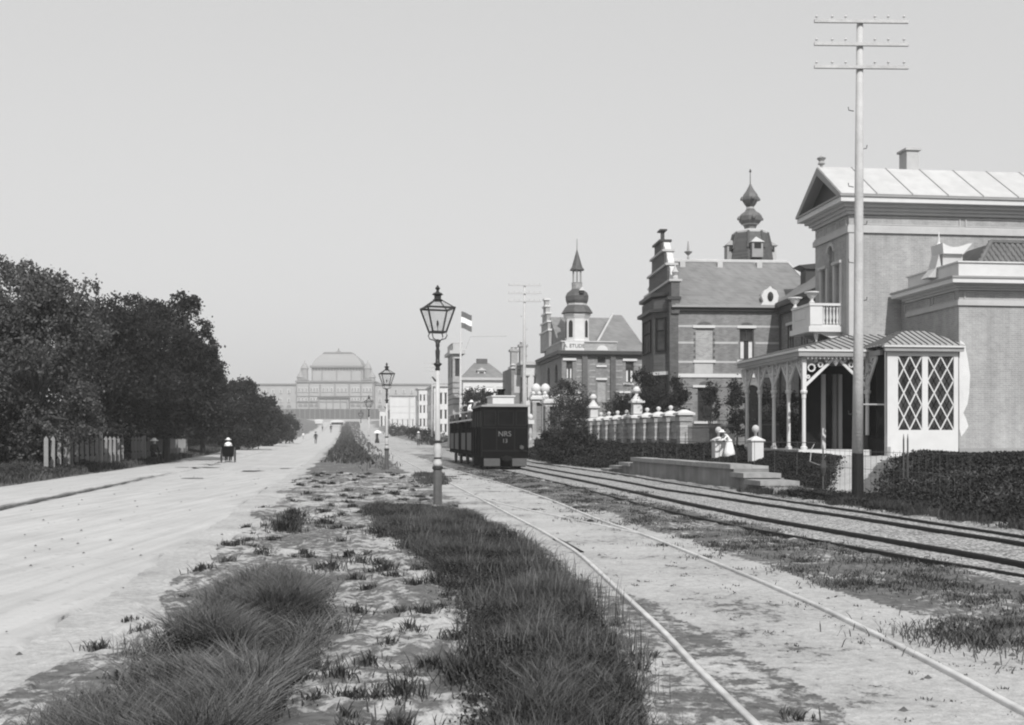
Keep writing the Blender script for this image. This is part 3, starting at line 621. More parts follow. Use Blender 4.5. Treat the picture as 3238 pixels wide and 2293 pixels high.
# lattice bay
by = wy-0.14; zb0 = B.Z(1019, dxw, by); zb1 = B.Z(795, dxw, by); ze2 = B.Z(787, dxw, by); zg2 = B.Z(777, dxw, by)
bx0, bx1 = B.F(1987, by), B.F(2146, by)
zwin0, zwin1 = B.Z(963, bx0, by), B.Z(797, bx0, by)
wa = [(B.F(2011, by), B.F(2065, by)), (B.F(2078, by), B.F(2136, by))]
mb = MB(); holed(mb, near(by), bx0, bx1, zb0-0.3, ze2, [(a, b_, zwin0, zwin1) for a, b_ in wa], 0.08)
mb.box(bx0, bx1, by+0.06, by+0.12, zb0-0.3, zwin0-0.1); mb.box(bx0, bx0+.1, by+.13, by+.23, zb0-.3, ze2)
bay = mb.build('lattice_bay', 'white', E)
mb = MB(); mb.box(bx0+.35, wx-0.01, by+1.6, by+1.65, zb0, ze2); mb.box(bx1-.2, bx1-.15, by+.13, by+1.59, zb0, ze2); mb.build('bay_shade', 'interior', bay)  # near-black panels carry the bay's inner shade in their colour
strip(bay, near(by), bx0-0.05, bx0+0.1, zb0-0.3, zb0+0.3, 0.06, 'zinc_dk', 'plinth_block')
def clip(P, axis, lim, keep_less):
    out = []
    for i in range(len(P)):
        a, b_ = P[i], P[(i+1) % len(P)]; ia = (a[axis] <= lim) if keep_less else (a[axis] >= lim); ib = (b_[axis] <= lim) if keep_less else (b_[axis] >= lim)
        if ia: out.append(a)
        if ia != ib:
            t = (lim-a[axis])/(b_[axis]-a[axis]); out.append((a[0]+(b_[0]-a[0])*t, a[1]+(b_[1]-a[1])*t))
    return out
for (a, b_) in wa:
    W = b_-a; H = zwin1-zwin0; cw = W/2; ch = H/3.0
    mb = MB(); bars = []
    for s_ in (1, -1):
        for k in range(-6, 8):
            u0 = a+k*cw; P = []
            seg = [(u0, zwin0), (u0+s_*6*cw, zwin0+6*ch)]
            # clip the bar's centre line to the opening
            (x0, z0), (x1, z1) = seg; t0, t1 = 0.0, 1.0
            for lo, hi, p, d_ in ((a, b_, x0, x1-x0), (zwin0, zwin1, z0, z1-z0)):
                ta, tb = (lo-p)/d_, (hi-p)/d_
                if ta > tb: ta, tb = tb, ta
                t0 = max(t0, ta); t1 = min(t1, tb)
            if t1-t0 > 1e-4: mb.beam((x0+(x1-x0)*t0, by+0.03+(0.012 if s_ > 0 else 0), z0+(z1-z0)*t0), (x0+(x1-x0)*t1, by+0.03+(0.012 if s_ > 0 else 0), z0+(z1-z0)*t1), 0.03, 0.045)
    mb.build('lattice', 'white', bay)
    for i in range(-1, 8):
        for j in range(-1, 10):
            if (i+j) % 2: continue
            cu, cz = a+i*cw/2, zwin0+j*ch/2
            P = [(cu-cw/2+.02, cz), (cu, cz-ch/2+.03), (cu+cw/2-.02, cz), (cu, cz+ch/2-.03)]
            for ax, lim, kl in ((0, a, False), (0, b_, True), (1, zwin0, False), (1, zwin1, True)):
                if P: P = clip(P, ax, lim, kl)
            if len(P) > 2:
                q = MB(); q.prism([(u, by+0.055+random.uniform(0, .006), zz_) for u, zz_ in P], (0, 0.01, 0)); q.build('pane', 'glass', bay)
mb = MB(); mb.box(bx0-0.18, bx1+0.12, by-0.2, by-0.08, ze2, zg2-0.02); mb.build('fascia', 'zinc_dk', bay)
mb = MB(); mb.box(bx0-0.24, bx1+0.15, by-0.26, by-0.06, zg2-0.02, zg2+0.04); mb.build('gutter', 'white', bay)
zt2 = B.Z(742, wx, wy+0.9)
hipped(bay, bx0-0.22, bx1+0.14, by-0.24, wy+1.2, zg2+.04, zt2, bx0+1.3, wx-0.55, 13)
hipped(bay, by-0.24, -2.6, bx0-0.22, bx0+1.3, zg2+.04, zt2, wy+1.2, None, 9, True)
mb = MB(); mb.pts([(bx1+.14, by-.24, zg2+.06), (bx1+.14, wy+1.2, zg2+.06), (wx-.55, wy+1.2, zt2)], [(0,1,2)]); mb.build('roof_end', 'zinc_mid', bay)
strip(bay, side(bx0), by+.3, pn-.1, zb0-.3, zb0+.62, .03, 'wood_dk', 'dado')
# balcony
b0 = B.G(1885); bxl = B.F(1816, b0); bl = B.G(1776, bxl); zbt = B.Z(679, bxl, b0); zbb = B.Z(727, bxl, b0); zb2 = B.Z(743, bxl, b0)
mb = MB(); mb.box(bxl-0.12, 0, b0-0.08, bl+0.08, zb2, B.Z(731, bxl, b0)); mb.box(bxl-0.03, 0, b0+0.01, bl-0.01, B.Z(731, bxl, b0), zbb); bal = mb.build('balcony', 'white', E)
mb = MB(); mb.box(bxl-0.08, 0.0, b0-0.06, b0+0.16, zbt-0.1, zbt); mb.box(bxl-0.08, bxl+0.16, b0+0.16, bl+0.04, zbt-0.1, zbt); mb.build('handrail', 'white', bal)
mb = MB(); mb.box(bxl-0.04, bxl+0.5, b0-0.02, b0+0.14, zbb, zbt-0.1); mb.build('corner_pier', 'white', bal)
mb = MB(); mb.box(bxl-0.02, bxl+0.1, b0+0.14, bl, zbb, zbt-0.1); mb.box(bxl-0.04, bxl-0.02, b0+0.5, bl-0.3, zbb+0.3, zbt-0.2); mb.build('front_panel', 'cream', bal)
mb = MB(); mb.box(-0.1, 0, b0-0.02, b0+0.14, zbb, zbt-0.1); mb.build('end_pier', 'white', bal)
mb = MB(); mb.box(bxl-0.04, bxl+0.12, bl-0.15, bl+0.0, zbb, zbt-0.1); mb.build('end_pier', 'white', bal)
n = 5
for i in range(n):
    u = bxl+0.5+(0-0.1-bxl-0.5)*(i+0.5)/n; h = zbt-0.1-zbb
    mb = MB(); mb.lathe([(0.055, zbb), (0.055, zbb+0.12*h), (0.03, zbb+0.2*h), (0.062, zbb+0.4*h), (0.028, zbb+0.75*h), (0.05, zbb+0.88*h), (0.05, zbb+h)], u, b0+0.06, 8); mb.build('baluster', 'white', bal, True)
for (a, c) in ((bxl+0.06, b0+0.06), (bxl+0.06, bl-0.08)):
    mb = MB(); mb.lathe([(0.12, zbt), (0.12, zbt+0.05), (0.05, zbt+0.13), (0.09, zbt+0.2), (0.17, zbt+0.28), (0.22, zbt+0.4), (0.3, zbt+0.42), (0.3, zbt+0.47), (0.2, zbt+0.47)], a, c, 12); mb.build('urn', 'white', bal, True)
mb = MB(); mb.lathe([(0.02, zb2-0.42), (0.09, zb2-0.2), (0.13, zb2)], bxl+0.35, b0+0.3, 8); mb.build('pendant', 'cream', bal)
mb = MB()
for s_ in (b0+0.1, bl-0.2): mb.prism([(0, s_, zb2), (bxl+0.3, s_, zb2), (bxl+0.7, s_, zb2-0.15), (0, s_, zb2-0.45)], (0, 0.12, 0))
mb.build('balcony_bracket', 'cream', bal)

# ------------------------------------------------------------------ villa 2: banded brick villa with onion tower
B = Bld('brick_villa', 'banded brick villa with slate roof, scrolled gable and double onion turret', 'house', 1503, 70, 4.0, 0.8)
E = B.e; xr = B.F(1747); z = lambda py, xl=3.5, yl=0: B.Z(py, xl, yl); yd = 8.0
z_e = z(690)
holes = [(B.F(1656), B.F(1688), z(805), z(735)), (B.F(1562), B.F(1592), z(943), z(868)), (B.F(1668), B.F(1700), z(1000), z(862), 'arch'), (B.F(1558), B.F(1597), z(806), z(735))]
mb = MB(); holed(mb, nf, 0, xr, 0.7, z_e, holes, 0.14)
mb.poly([(0,0,.7),(0,yd,.7),(0,yd,z_e),(0,0,z_e)]); mb.poly([(0,yd,.7),(xr+6,yd,.7),(xr+6,yd,z_e),(0,yd,z_e)]); mb.poly([(xr+6,0,.7),(xr+6,yd,.7),(xr+6,yd,z_e),(xr+6,0,z_e)])
mb.build('wall', 'brick', E)
window(E, nf, *holes[0][:4], 'dark_trim', curtain=True, mull=(2, 2)); window(E, nf, *holes[1][:4], 'dark_trim', mull=(2, 2))
mb = MB(); bx(mb, nf, *holes[2][:4], 0.1, 0.14); mb.build('door', 'wood_dk', E)
mb = MB(); bx(mb, nf, *holes[3][:4], 0.08, 0.12); mb.build('blind_window', 'brick_lt', E)
def band(py, h, pr, m, segs, name='stone_band'):
    for (a, b_) in segs:
        strip(E, nf, a, b_, z(py)-h, z(py)+h, pr, m, name)
xA, xB, xC, xD = B.F(1556), B.F(1598), B.F(1654), B.F(1690)
for py in (731, 768, 811): band(py, 0.065, 0.012, 'trim', [(0.02, xA-0.08), (xB+0.08, xC-0.05), (xD+0.05, xr-0.02)])
band(841.5, 0.12, 0.07, 'white', [(-0.05, xr)])
strip(E, nf, B.F(1551), B.F(1601), z(735), z(729), 0.09, 'white', 'lintel'); strip(E, nf, B.F(1650), B.F(1693), z(735), z(729), 0.09, 'white', 'lintel')
strip(E, nf, B.F(1552), B.F(1602), z(813), z(807), 0.1, 'white', 'sill'); strip(E, nf, B.F(1555), B.F(1596), z(837), z(814), 0.03, 'trim', 'stone_panel')
strip(E, nf, B.F(1650), B.F(1693), z(811), z(806), 0.1, 'white', 'sill')
strip(E, nf, B.F(1551), B.F(1586), z(868), z(863), 0.1, 'white', 'lintel'); strip(E, nf, B.F(1553), B.F(1612), z(949), z(944), 0.14, 'white', 'sill')
for py in (868, 905, 942): band(py, 0.03, 0.01, 'brick_dk', [(0.02, xA-0.15), (xB+0.3, B.F(1664))], 'brick_band')
for (a, b_) in ((1553, 1557), (1597, 1601)):
    for k in range(5): strip(E, nf, B.F(a), B.F(b_), z(803-k*13), z(797-k*13), 0.02, 'brick_dk', 'quoin')
for (ca, cb) in ((1560, 1594), (1659, 1686), (1565, 1590)):
    yy = 729 if ca != 1565 else 862
    a, b_ = B.F(ca), B.F(cb); mb = MB(); n = 8; r = (b_-a)/2; c0 = (a+b_)/2
    mb.prism([(c0+r*math.cos(math.pi*i/n), -0.03, z(yy)+0.22*math.sin(math.pi*i/n)) for i in range(n+1)], (0, 0.035, 0)); mb.build('relieving_arch', 'brick_dk', E)
mb = MB(); mb.box(-0.02, xr+0.1, -0.25, 0.05, z(697), z(690)); mb.build('eaves_moulding', 'dark_trim', E)
mb = MB(); mb.box(-0.02, xr+0.1, -0.42, 0.05, z(690), z(685.5)); mb.build('gutter', 'zinc_dk', E)
# main roof
zr2 = B.Z(587, 6, yd/2); xra, xrb = 0.3, B.F(1764, yd/2); xe = xr+3.1
mb = MB(); zE = z(686)
mb.pts([(0.2,-0.4,zE),(xe,-0.4,zE),(xrb,yd/2,zr2),(xra,yd/2,zr2),(0.2,yd+.4,zE),(xe,yd+.4,zE)], [(0,1,2,3),(4,3,2,5),(1,5,2),(0,3,4)]); mb.build('roof', 'slate', E)
mb = MB(); mb.tube([(xra, yd/2, zr2+0.03), (xrb, yd/2, zr2+0.03)], 0.14, 6); mb.tube([(xrb, yd/2, zr2+0.03), (xe, -0.4, zE+0.05)], 0.1, 6); mb.build('ridge_cap', 'zinc', E)
for px in (1528, 1612, 1700):
    mb = MB(); a = B.F(px, yd/2-0.5); mb.box(a-0.18, a+0.18, yd/2-0.6, yd/2-0.1, zr2-0.5, zr2-0.1); mb.build('snow_hook', 'zinc', E)
a = B.F(1541, yd/2); mb = MB(); mb.lathe([(0.1, zr2), (0.08, zr2+0.25), (0.04, zr2+0.4), (0.3, zr2+0.66), (0.1, zr2+0.72), (0.03, zr2+1.4)], a, yd/2, 8); mb.build('roof_finial', 'zinc_dk', E)
# stepped and scrolled gable
gm = yd/2; zs = [z_e, B.Z(650, 0, gm), B.Z(610, 0, gm), B.Z(575, 0, gm), B.Z(548, 0, gm)]
hw = [yd/2+0.25, yd/2-0.9, 2.1, 1.15, 0.6]
mb = MB()
for i in range(4): mb.box(-0.05, 0.5, gm-hw[i], gm+hw[i], zs[i]-0.4 if i == 0 else zs[i], zs[i+1])
mb.build('gable', 'brick_dk', E)
for i in range(4):
    mb = MB(); mb.box(-0.2, 0.65, gm-hw[i]-0.1, gm+hw[i]+0.1, zs[i+1], zs[i+1]+0.14); mb.build('gable_coping', 'trim' if i < 3 else 'dark_trim', E)
    for s_ in (-1, 1):
        mb = MB(); c = gm+s_*(hw[i+1]+0.3) if i < 3 else gm
        if i < 3:
            h = zs[i+2]-zs[i+1]-0.14
            P = [(0.05, c-s_*0.3, zs[i+1]+.14), (0.05, c+s_*0.42, zs[i+1]+.14), (0.05, c+s_*0.4, zs[i+1]+.14+h*.25), (0.05, c+s_*0.15, zs[i+1]+.14+h*.45), (0.05, c+s_*0.08, zs[i+1]+.14+h*.8), (0.05, c-s_*0.3, zs[i+1]+.14+h*.95)]
            mb.prism(P, (0.42, 0, 0)); mb.build('scroll', 'white', E)
for i, (u, zz_) in enumerate(((gm-hw[0]+0.2, zs[1]), (gm+hw[0]-0.2, zs[1]))):
    mb = MB(); mb.lathe([(0.2, zz_+.1), (0.2, zz_+.3), (0.1, zz_+.4), (0.24, zz_+.62), (0.1, zz_+.85), (0.03, zz_+1.1)], 0.25, u, 8); mb.build('urn', 'trim', E)
mb = MB(); zc = zs[4]+.14; mb.box(0.1, 0.35, gm-0.3, gm-0.15, zc, zc+0.75); mb.box(0.0, 0.5, gm-0.5, gm+0.5, zc+0.75, zc+0.85); mb.build('gable_crest', 'dark_trim', E)
# street bay: dark, canted, two storeys
bayp = [(0, 0.5), (-0.85, 1.5), (-0.85, 5.6), (0, 6.6)]
zb_, ztp = B.Z(935, 0, 1), B.Z(668, 0, 1)
mb = MB(); mb.prism([(a, b_, 3.0) for a, b_ in bayp], (0, 0, ztp-3.0)); mb.build('street_bay', 'brick_dk', E)
for (p0, p1) in zip(bayp, bayp[1:]):
    P0, P1 = Vector((*p0, 0)), Vector((*p1, 0)); dv = (P1-P0); L_ = dv.length; dv.normalize(); nv = Vector((-dv.y, dv.x, 0)); nv = nv if nv.x < 0 or nv.y < 0 and p0 == bayp[0] else -nv
    if p0 == bayp[0]: nv = Vector((dv.y, -dv.x, 0)); nv = nv if nv.y < 0 else -nv
    Mf = lambda u, zz_, d_=0.0, P0=P0, dv=dv, nv=nv: tuple(P0+dv*u-nv*d_+Vector((0, 0, zz_)))
    for (za, zb_2) in ((B.Z(790, 0, 2), B.Z(715, 0, 2)), (B.Z(915, 0, 2), B.Z(845, 0, 2))):
        window(E, Mf, L_*0.18, L_*0.82, za, zb_2, 'wood_dk', mull=(1 if L_ < 2 else 3, 2), depth=-0.06, fr=0.08)
for py, e, m_ in ((668, 0.2, 'dark_trim'), (703, 0.32, 'dark_trim'), (842, 0.15, 'white')):
    mb = MB(); zz_ = B.Z(py, 0, 2); P = [(0.02, bayp[0][1]-e, zz_), (bayp[1][0]-e, bayp[1][1]-e*.4, zz_), (bayp[2][0]-e, bayp[2][1]+e*.4, zz_), (0.02, bayp[3][1]+e, zz_)]
    mb.prism(P, (0, 0, 0.22)); mb.build('bay_cornice', m_, E)
mb = MB(); mb.box(-0.12, 0.45, -0.12, 0.4, 0.7, B.Z(672, 0, 0)); mb.build('corner_pier', 'brick_dk', E)
mb = MB(); mb.box(-0.3, 0.6, -0.3, 0.55, B.Z(672, 0, 0), B.Z(665, 0, 0)); mb.build('pier_cap', 'dark_trim', E)
strip(E, near(-0.12), 0.05, 0.35, B.Z(690, 0, 0), B.Z(674, 0, 0), 0.03, 'white', 'stone_block')
# scrolled dormer
a, b_ = B.F(1703, -0.2), B.F(1744, -0.2); zd = z(684)
mb = MB(); c0 = (a+b_)/2; mb.prism([(a, -0.35, zd), (b_, -0.35, zd), (b_-0.12, -0.35, zd+0.25), (b_-0.05, -0.35, zd+0.6), (b_-0.2, -0.35, zd+0.95), (c0+0.1, -0.35, zd+1.12), (c0+0.02, -0.35, zd+1.25), (c0-0.1, -0.35, zd+1.12), (a+0.2, -0.35, zd+0.95), (a+0.02, -0.35, zd+0.6), (a+0.15, -0.35, zd+0.25)], (0, 0.35, 0)); mb.build('dormer', 'white', E)
mb = MB(); mb.lathe([(0.25, -0.38), (0.25, -0.33)], 0, 0, 12)
mb.v = [(c0+x_*0.8, z_, zd+0.55+y_*1.3) for x_, y_, z_ in mb.v]; mb.build('dormer_window', 'glass', E)
mb = MB(); mb.box(a+0.2, b_-0.2, 0.0, 1.6, zd, zd+0.8); mb.build('dormer_body', 'slate_dk', E)
# rear onion tower
ty = yd+0.5; tx = B.F(1680, ty); zt_ = lambda py: B.Z(py, tx, ty); k_ = B.Y0+ty
sc = (B.Y0+ty)/F0
def on(mb, lst, n=8, rot=math.pi/8): mb.lathe([(r*sc, zt_(py)) for r, py in lst], tx, ty, n, rot)
mb = MB(); on(mb, [(50, 700), (50, 581), (47, 560), (38, 523)]); mb.build('tower_roof', 'slate_dk', E)
for i in range(8):
    q = math.pi/8+2*math.pi*i/8; mb = MB(); mb.tube([(tx+47*sc*math.cos(q)*1.02, ty+47*sc*math.sin(q)*1.02, zt_(562)), (tx+38.5*sc*math.cos(q), ty+38.5*sc*math.sin(q), zt_(523))], 0.09, 6); mb.build('tower_rib', 'iron_grey', E)
mb = MB(); on(mb, [(38.5, 525), (38.5, 521), (30, 517), (13, 516)]); mb.build('tower_cap', 'zinc', E)
mb = MB(); on(mb, [(14, 518), (13, 510), (16, 504)]); on(mb, [(19, 503), (25, 496), (26, 486), (21, 479), (13, 474), (9, 468)]); on(mb, [(8, 470), (8, 464), (12, 459), (18, 449), (18.5, 443), (15, 435), (9, 427), (4, 418), (1.5, 412)]); M['spire'] = mat('weathered_lead', 0.12, 0.55, 0.2, 3, streak=.3); mb.build('onion_spire', 'spire', E)
mb = MB(); on(mb, [(15, 505), (20, 503)]); on(mb, [(9, 469), (9, 465)]); mb.build('spire_ring', 'zinc', E)
mb = MB(); on(mb, [(1.2, 415), (0.8, 384)], 6); on(mb, [(2.5, 386), (3, 384), (1, 379)], 6); mb.build('spire_rod', 'iron_grey', E)
for q in (-math.pi/2, math.pi, 0):
    mb = MB(); c_, s_ = math.cos(q), math.sin(q); cx_, cy_ = tx+44*sc*c_, ty+44*sc*s_
    mb.box(cx_-0.4, cx_+0.4, cy_-0.4, cy_+0.4, zt_(585), zt_(552)); mb.build('tower_dormer', 'zinc_dk' if q != 0 else 'trim', E)
    mb = MB(); mb.box(cx_-0.25, cx_+0.25, cy_-0.42, cy_-0.41, zt_(566), zt_(554)); mb.build('dormer_opening', 'interior', E)
    mb = MB(); mb.pts([(cx_-.5, cy_-.5, zt_(552)), (cx_+.5, cy_-.5, zt_(552)), (cx_+.5, cy_+.5, zt_(552)), (cx_-.5, cy_+.5, zt_(552)), (cx_, cy_, zt_(538))], [(0,1,4),(1,2,4),(2,3,4),(3,0,4),(0,3,2,1)]); mb.build('dormer_cap', 'zinc' if q == -math.pi/2 else 'zinc_dk', E)
for (py, r, mm) in ((490, 25.5, 0), (446, 18.5, 0)):
    for q in (-math.pi/2, math.pi, 0, math.pi/2):
        mb = MB(); mb.lathe([(0.14, zt_(py)-0.12), (0.16, zt_(py)), (0.05, zt_(py)+0.16)], tx+r*sc*math.cos(q), ty+r*sc*math.sin(q), 6); mb.build('spire_dormer', 'spire', E)
# wing toward the camera
xw = xr+0.02; mb = MB(); y1 = -9.0
mb.poly([(xw,0,.7),(xw,y1,.7),(xw,y1,z_e),(xw,0,z_e)]); mb.poly([(xw,y1,.7),(xw+6,y1,.7),(xw+6,y1,z_e),(xw,y1,z_e)]); mb.build('wing_wall', 'brick', E)
mb = MB(); mb.box(xw-0.5, xw+0.1, y1, -0.42, z_e-0.05, z_e+0.28); mb.box(xw-0.3, xw+0.05, y1, -0.42, z_e-0.45, z_e-0.05); mb.build('wing_eaves', 'dark_trim', E)
mb = MB(); mb.poly([(xw-0.45, y1, z_e+0.29), (xw-0.45, 0, z_e+0.29), (xw+3, 0, zr2-0.9), (xw+3, y1, zr2-0.9)]); mb.build('wing_roof', 'slate', E)
for (u0, u1, a, b_) in ((-2.6, -1.6, z(810), z(735)), (-5.2, -4.2, z(810), z(735))):
    window(E, side(xw-0.13), u0, u1, a, b_, 'dark_trim', mull=(2, 2)); strip(E, side(xw), u0-0.15, u1+0.15, b_, b_+0.17, 0.15, 'white', 'lintel')
mb = MB(); mb.tube([(xr-0.05, -0.12, 0.9), (xr-0.05, -0.12, z_e)], 0.07, 6); mb.build('drainpipe', 'dark_trim', E)
a = B.F(1812, -1); mb = MB(); mb.box(a-0.3, a+0.6, -1.2, -0.2, z_e, B.Z(604, a, -1)); mb.prism([(a-0.8, -1.35, B.Z(596, a, -1)), (a+0.8, -1.35, B.Z(590, a, -1)), (a+0.8, -1.35, B.Z(604, a, -1)), (a-0.3, -1.35, B.Z(604, a, -1))], (0, 1.3, 0)); mb.build('chimney', 'dark_trim', E)

# ------------------------------------------------------------------ villa 3: corner turret villa
B = Bld('turret_villa', 'brick villa with bulbous corner turret and pointed spire beyond the garden shrubs', 'house', 1258, 100, 8.0, 0.9)
E = B.e; xr = B.F(1441); yd = 12.0; z = lambda py, xl=3.0, yl=0: B.Z(py, xl, yl); z_e = z(793)
holes = [(B.F(1268), B.F(1282), z(850), z(808)), (B.F(1338), B.F(1356), z(813), z(795)), (B.F(1338), B.F(1357), z(900), z(851)), (B.F(1401), B.F(1419), z(856), z(809))]
mb = MB(); holed(mb, nf, 0, xr, 0.7, z_e, holes, 0.2)
sh = [(2.2, 3.6, z(855), z(812), 'arch'), (6.5, 7.9, z(855), z(812), 'arch')]
holed(mb, sf, 0, yd, 0.7, z_e, sh, 0.2); mb.poly([(xr,0,.7),(xr,yd,.7),(xr,yd,z_e),(xr,0,z_e)]); mb.poly([(0,yd,.7),(xr,yd,.7),(xr,yd,z_e),(0,yd,z_e)])
mb.build('wall', 'brick', E)
window(E, nf, *holes[0][:4], 'dark_trim', mull=(2, 2), depth=0.16, curtain=True); window(E, nf, *holes[1][:4], 'dark_trim', mull=(1, 1), depth=0.16)
mb = MB(); bx(mb, nf, *holes[2][:4], 0.1, 0.2); mb.build('blind_window', 'brick_lt', E)
window(E, nf, *holes[3][:4], 'dark_trim', mull=(1, 2), depth=0.16, curtain=True)
for h in sh: window(E, sf, *h[:4], 'dark_trim', mull=(1, 2), depth=0.16)
for (a, b_, c, d_) in ((1260, 1290, 808, 803), (1394, 1426, 808, 803), (1335, 1358, 822, 818), (1334, 1359, 851, 846.5), (1264, 1308, 882, 878), (1395, 1417, 862, 858), (1386, 1413, 880, 876), (1425, 1436, 881, 877), (1396, 1418, 862, 859)):
    strip(E, nf, B.F(a), B.F(b_), z(c), z(d_), 0.14, 'white', 'stone_band')
for py in (818, 832, 846, 862, 878, 895, 912): 
    for (a, b_) in ((1292, 1312), (1320, 1333), (1360, 1394), (1424, 1440)): strip(E, nf, B.F(a), B.F(b_), z(py), z(py-3), 0.03, 'brick_lt', 'stone_band')
for a in (1303, 1366): strip(E, nf, B.F(a), B.F(a)+0.5, 0.7, z_e, 0.25, 'brick_dk', 'pilaster')
mb = MB(); ring(mb, 0, xr, 0, yd, z(794), z(786.5), 0.5); mb.build('cornice', 'dark_trim', E)
mb = MB(); ring(mb, 0, xr, 0, yd, z(800), z(794), 0.2); mb.build('cornice_moulding', 'dark_trim', E)
xp = B.F(1380)
mb = MB(); mb.box(0, xp, -0.1, 0.3, z(786.5), z(767)); mb.box(-0.05, 0.3, 0.3, yd*.7, z(786.5), z(767)); mb.build('parapet', 'brick_lt', E)
mb = MB(); mb.box(-0.1, xp+.1, -0.2, 0.4, z(767), z(764)); mb.box(-0.1, 0.4, 0.4, yd*.7+.1, z(767), z(764)); mb.build('parapet_coping', 'trim', E)
a, b_ = B.F(1333), B.F(1363); c0 = (a+b_)/2; r = (b_-a)*0.42; mb = MB(); mb.prism([(c0+r*math.cos(math.pi*i/10), -0.15, z(785)+r*0.9*math.sin(math.pi*i/10)) for i in range(11)], (0, 0.1, 0)); mb.build('lunette', 'white', E)
# roofs
zrt = B.Z(706, 8, 6); xa, xb = B.F(1372, 6), B.F(1392, 6); x0 = B.F(1328); 
mb = MB(); mb.pts([(x0, 0.45, z_e+.2), (xr+.4, -0.3, z_e+.2), (xb, 6, zrt), (xa, 6, zrt), (x0, yd, z_e), (xr+.4, yd, z_e)], [(0,1,2,3),(1,5,2),(0,3,4),(3,2,5,4)]); mb.build('roof', 'slate', E)
mb = MB(); mb.tube([(x0, 0.45, z_e+.25), (xa, 6, zrt+.05)], 0.12, 6); mb.build('hip_cap', 'zinc', E)
mb = MB(); zz_ = B.Z(711, 3, 8); mb.pts([(0.3, 2.5, z_e+.6), (x0+4, 2.5, z_e+.6), (x0+4, 8, zz_), (0.3, 8, zz_), (0.3, yd, z_e), (x0+4, yd, z_e)], [(0,1,2,3),(3,2,5,4),(0,3,4)]); mb.build('rear_roof', 'slate', E)
tx, ty = B.F(1292, 1.3), 1.3; sc = (B.Y0+ty)/F0; zt_ = lambda py: B.Z(py, tx, ty)
mb = MB(); on(mb, [(29, 800), (29, 764), (28, 763)]); on(mb, [(27, 764), (27, 716), (31, 708), (31, 704)]); mb.build('turret_drum', 'cream', E)
for i in range(8):
    q = 2*math.pi*i/8; c_, s_ = math.cos(q), math.sin(q); r_ = 27*sc*math.cos(math.pi/8)
    Mf = lambda u, zz_, d_=0.0, c_=c_, s_=s_, r_=r_: (tx+c_*(r_-d_)-s_*u, ty+s_*(r_-d_)+c_*u, zz_)
    if i in (5, 7, 4, 0, 1, 3):
        mb = MB(); P = [Mf(-0.22, zt_(757), -0.02), Mf(0.22, zt_(757), -0.02)]+[Mf(0.22*math.cos(math.pi*j/6), zt_(726)+0.3*math.sin(math.pi*j/6), -0.02) for j in range(7)]
        mb.prism(P, tuple(Vector((c_, s_, 0))*-0.03)); mb.build('turret_opening', 'interior', E)
mb = MB(); on(mb, [(36, 702.5), (35, 700), (28, 689), (24, 685)]); mb.build('turret_skirt', 'slate_dk', E)
mb = MB(); on(mb, [(23, 688), (23, 681)]); mb.build('turret_band', 'trim', E)
mb = MB(); on(mb, [(22, 682), (25.5, 674), (26.5, 664), (23, 656), (15, 650), (12, 648)]); mb.build('turret_bulb', 'slate_dk', E)
mb = MB(); on(mb, [(12, 649), (12, 635), (13, 634)]); mb.build('lantern_base', 'brick_lt', E)
for i in range(6):
    q = 2*math.pi*i/6+0.3; mb = MB(); mb.lathe([(1.9*sc, zt_(635)), (1.9*sc, zt_(606))], tx+9.5*sc*math.cos(q), ty+9.5*sc*math.sin(q), 6); mb.build('lantern_column', 'zinc_dk', E)
mb = MB(); on(mb, [(16.5, 606), (16, 603.5), (12, 598), (3, 567), (1, 560)]); mb.build('spire', 'slate_dk', E)
mb = MB(); on(mb, [(1.0, 565), (0.6, 535)], 6); mb.build('spire_rod', 'iron_grey', E)
mb = MB(); q = -math.pi/2; cy_ = ty-25*sc; mb.pts([(tx-.05, cy_-.15, zt_(654)), (tx+.5, cy_-.15, zt_(654)), (tx+.22, cy_-.15, zt_(646)), (tx+.22, ty-.5, zt_(648))], [(0,1,2),(1,3,2),(0,2,3)]); mb.build('bulb_dormer', 'white', E)
mb = MB(); mb.box(tx+.02, tx+.43, cy_-.12, cy_+.5, zt_(661), zt_(654)); mb.build('dormer_opening', 'interior', E)
xsg = B.F(1240, 5)
# sign band under the drum
mb = MB(); q = (B.F(1265, -0.3), B.F(1308, -0.3)); mb.box(q[0], q[1], -0.34, -0.1, z(786), z(767)); mb.build('sign_board', 'cream', E)
def text_obj(txt, size, m, par, loc, rx=90, rz=0, ext=0.01):
    cu = bpy.data.curves.new('t', 'FONT'); cu.body = txt; cu.size = size; cu.extrude = ext; cu.align_x = 'CENTER'; cu.align_y = 'CENTER'
    t = bpy.data.objects.new('t', cu); COL.objects.link(t); dg = bpy.context.evaluated_depsgraph_get(); dg.update()
    me = bpy.data.meshes.new_from_object(t.evaluated_get(dg)); bpy.data.objects.remove(t); me.materials.clear(); me.materials.append(M[m])
    o = bpy.data.objects.new('lettering', me); COL.objects.link(o); o.parent = par; o.location = loc; o.rotation_euler = (R(rx), 0, R(rz)); return o
text_obj('A. ETUDE', 0.48, 'letter_dk', E, ((q[0]+q[1])/2-0.05, -0.36, z(776)-B.base))

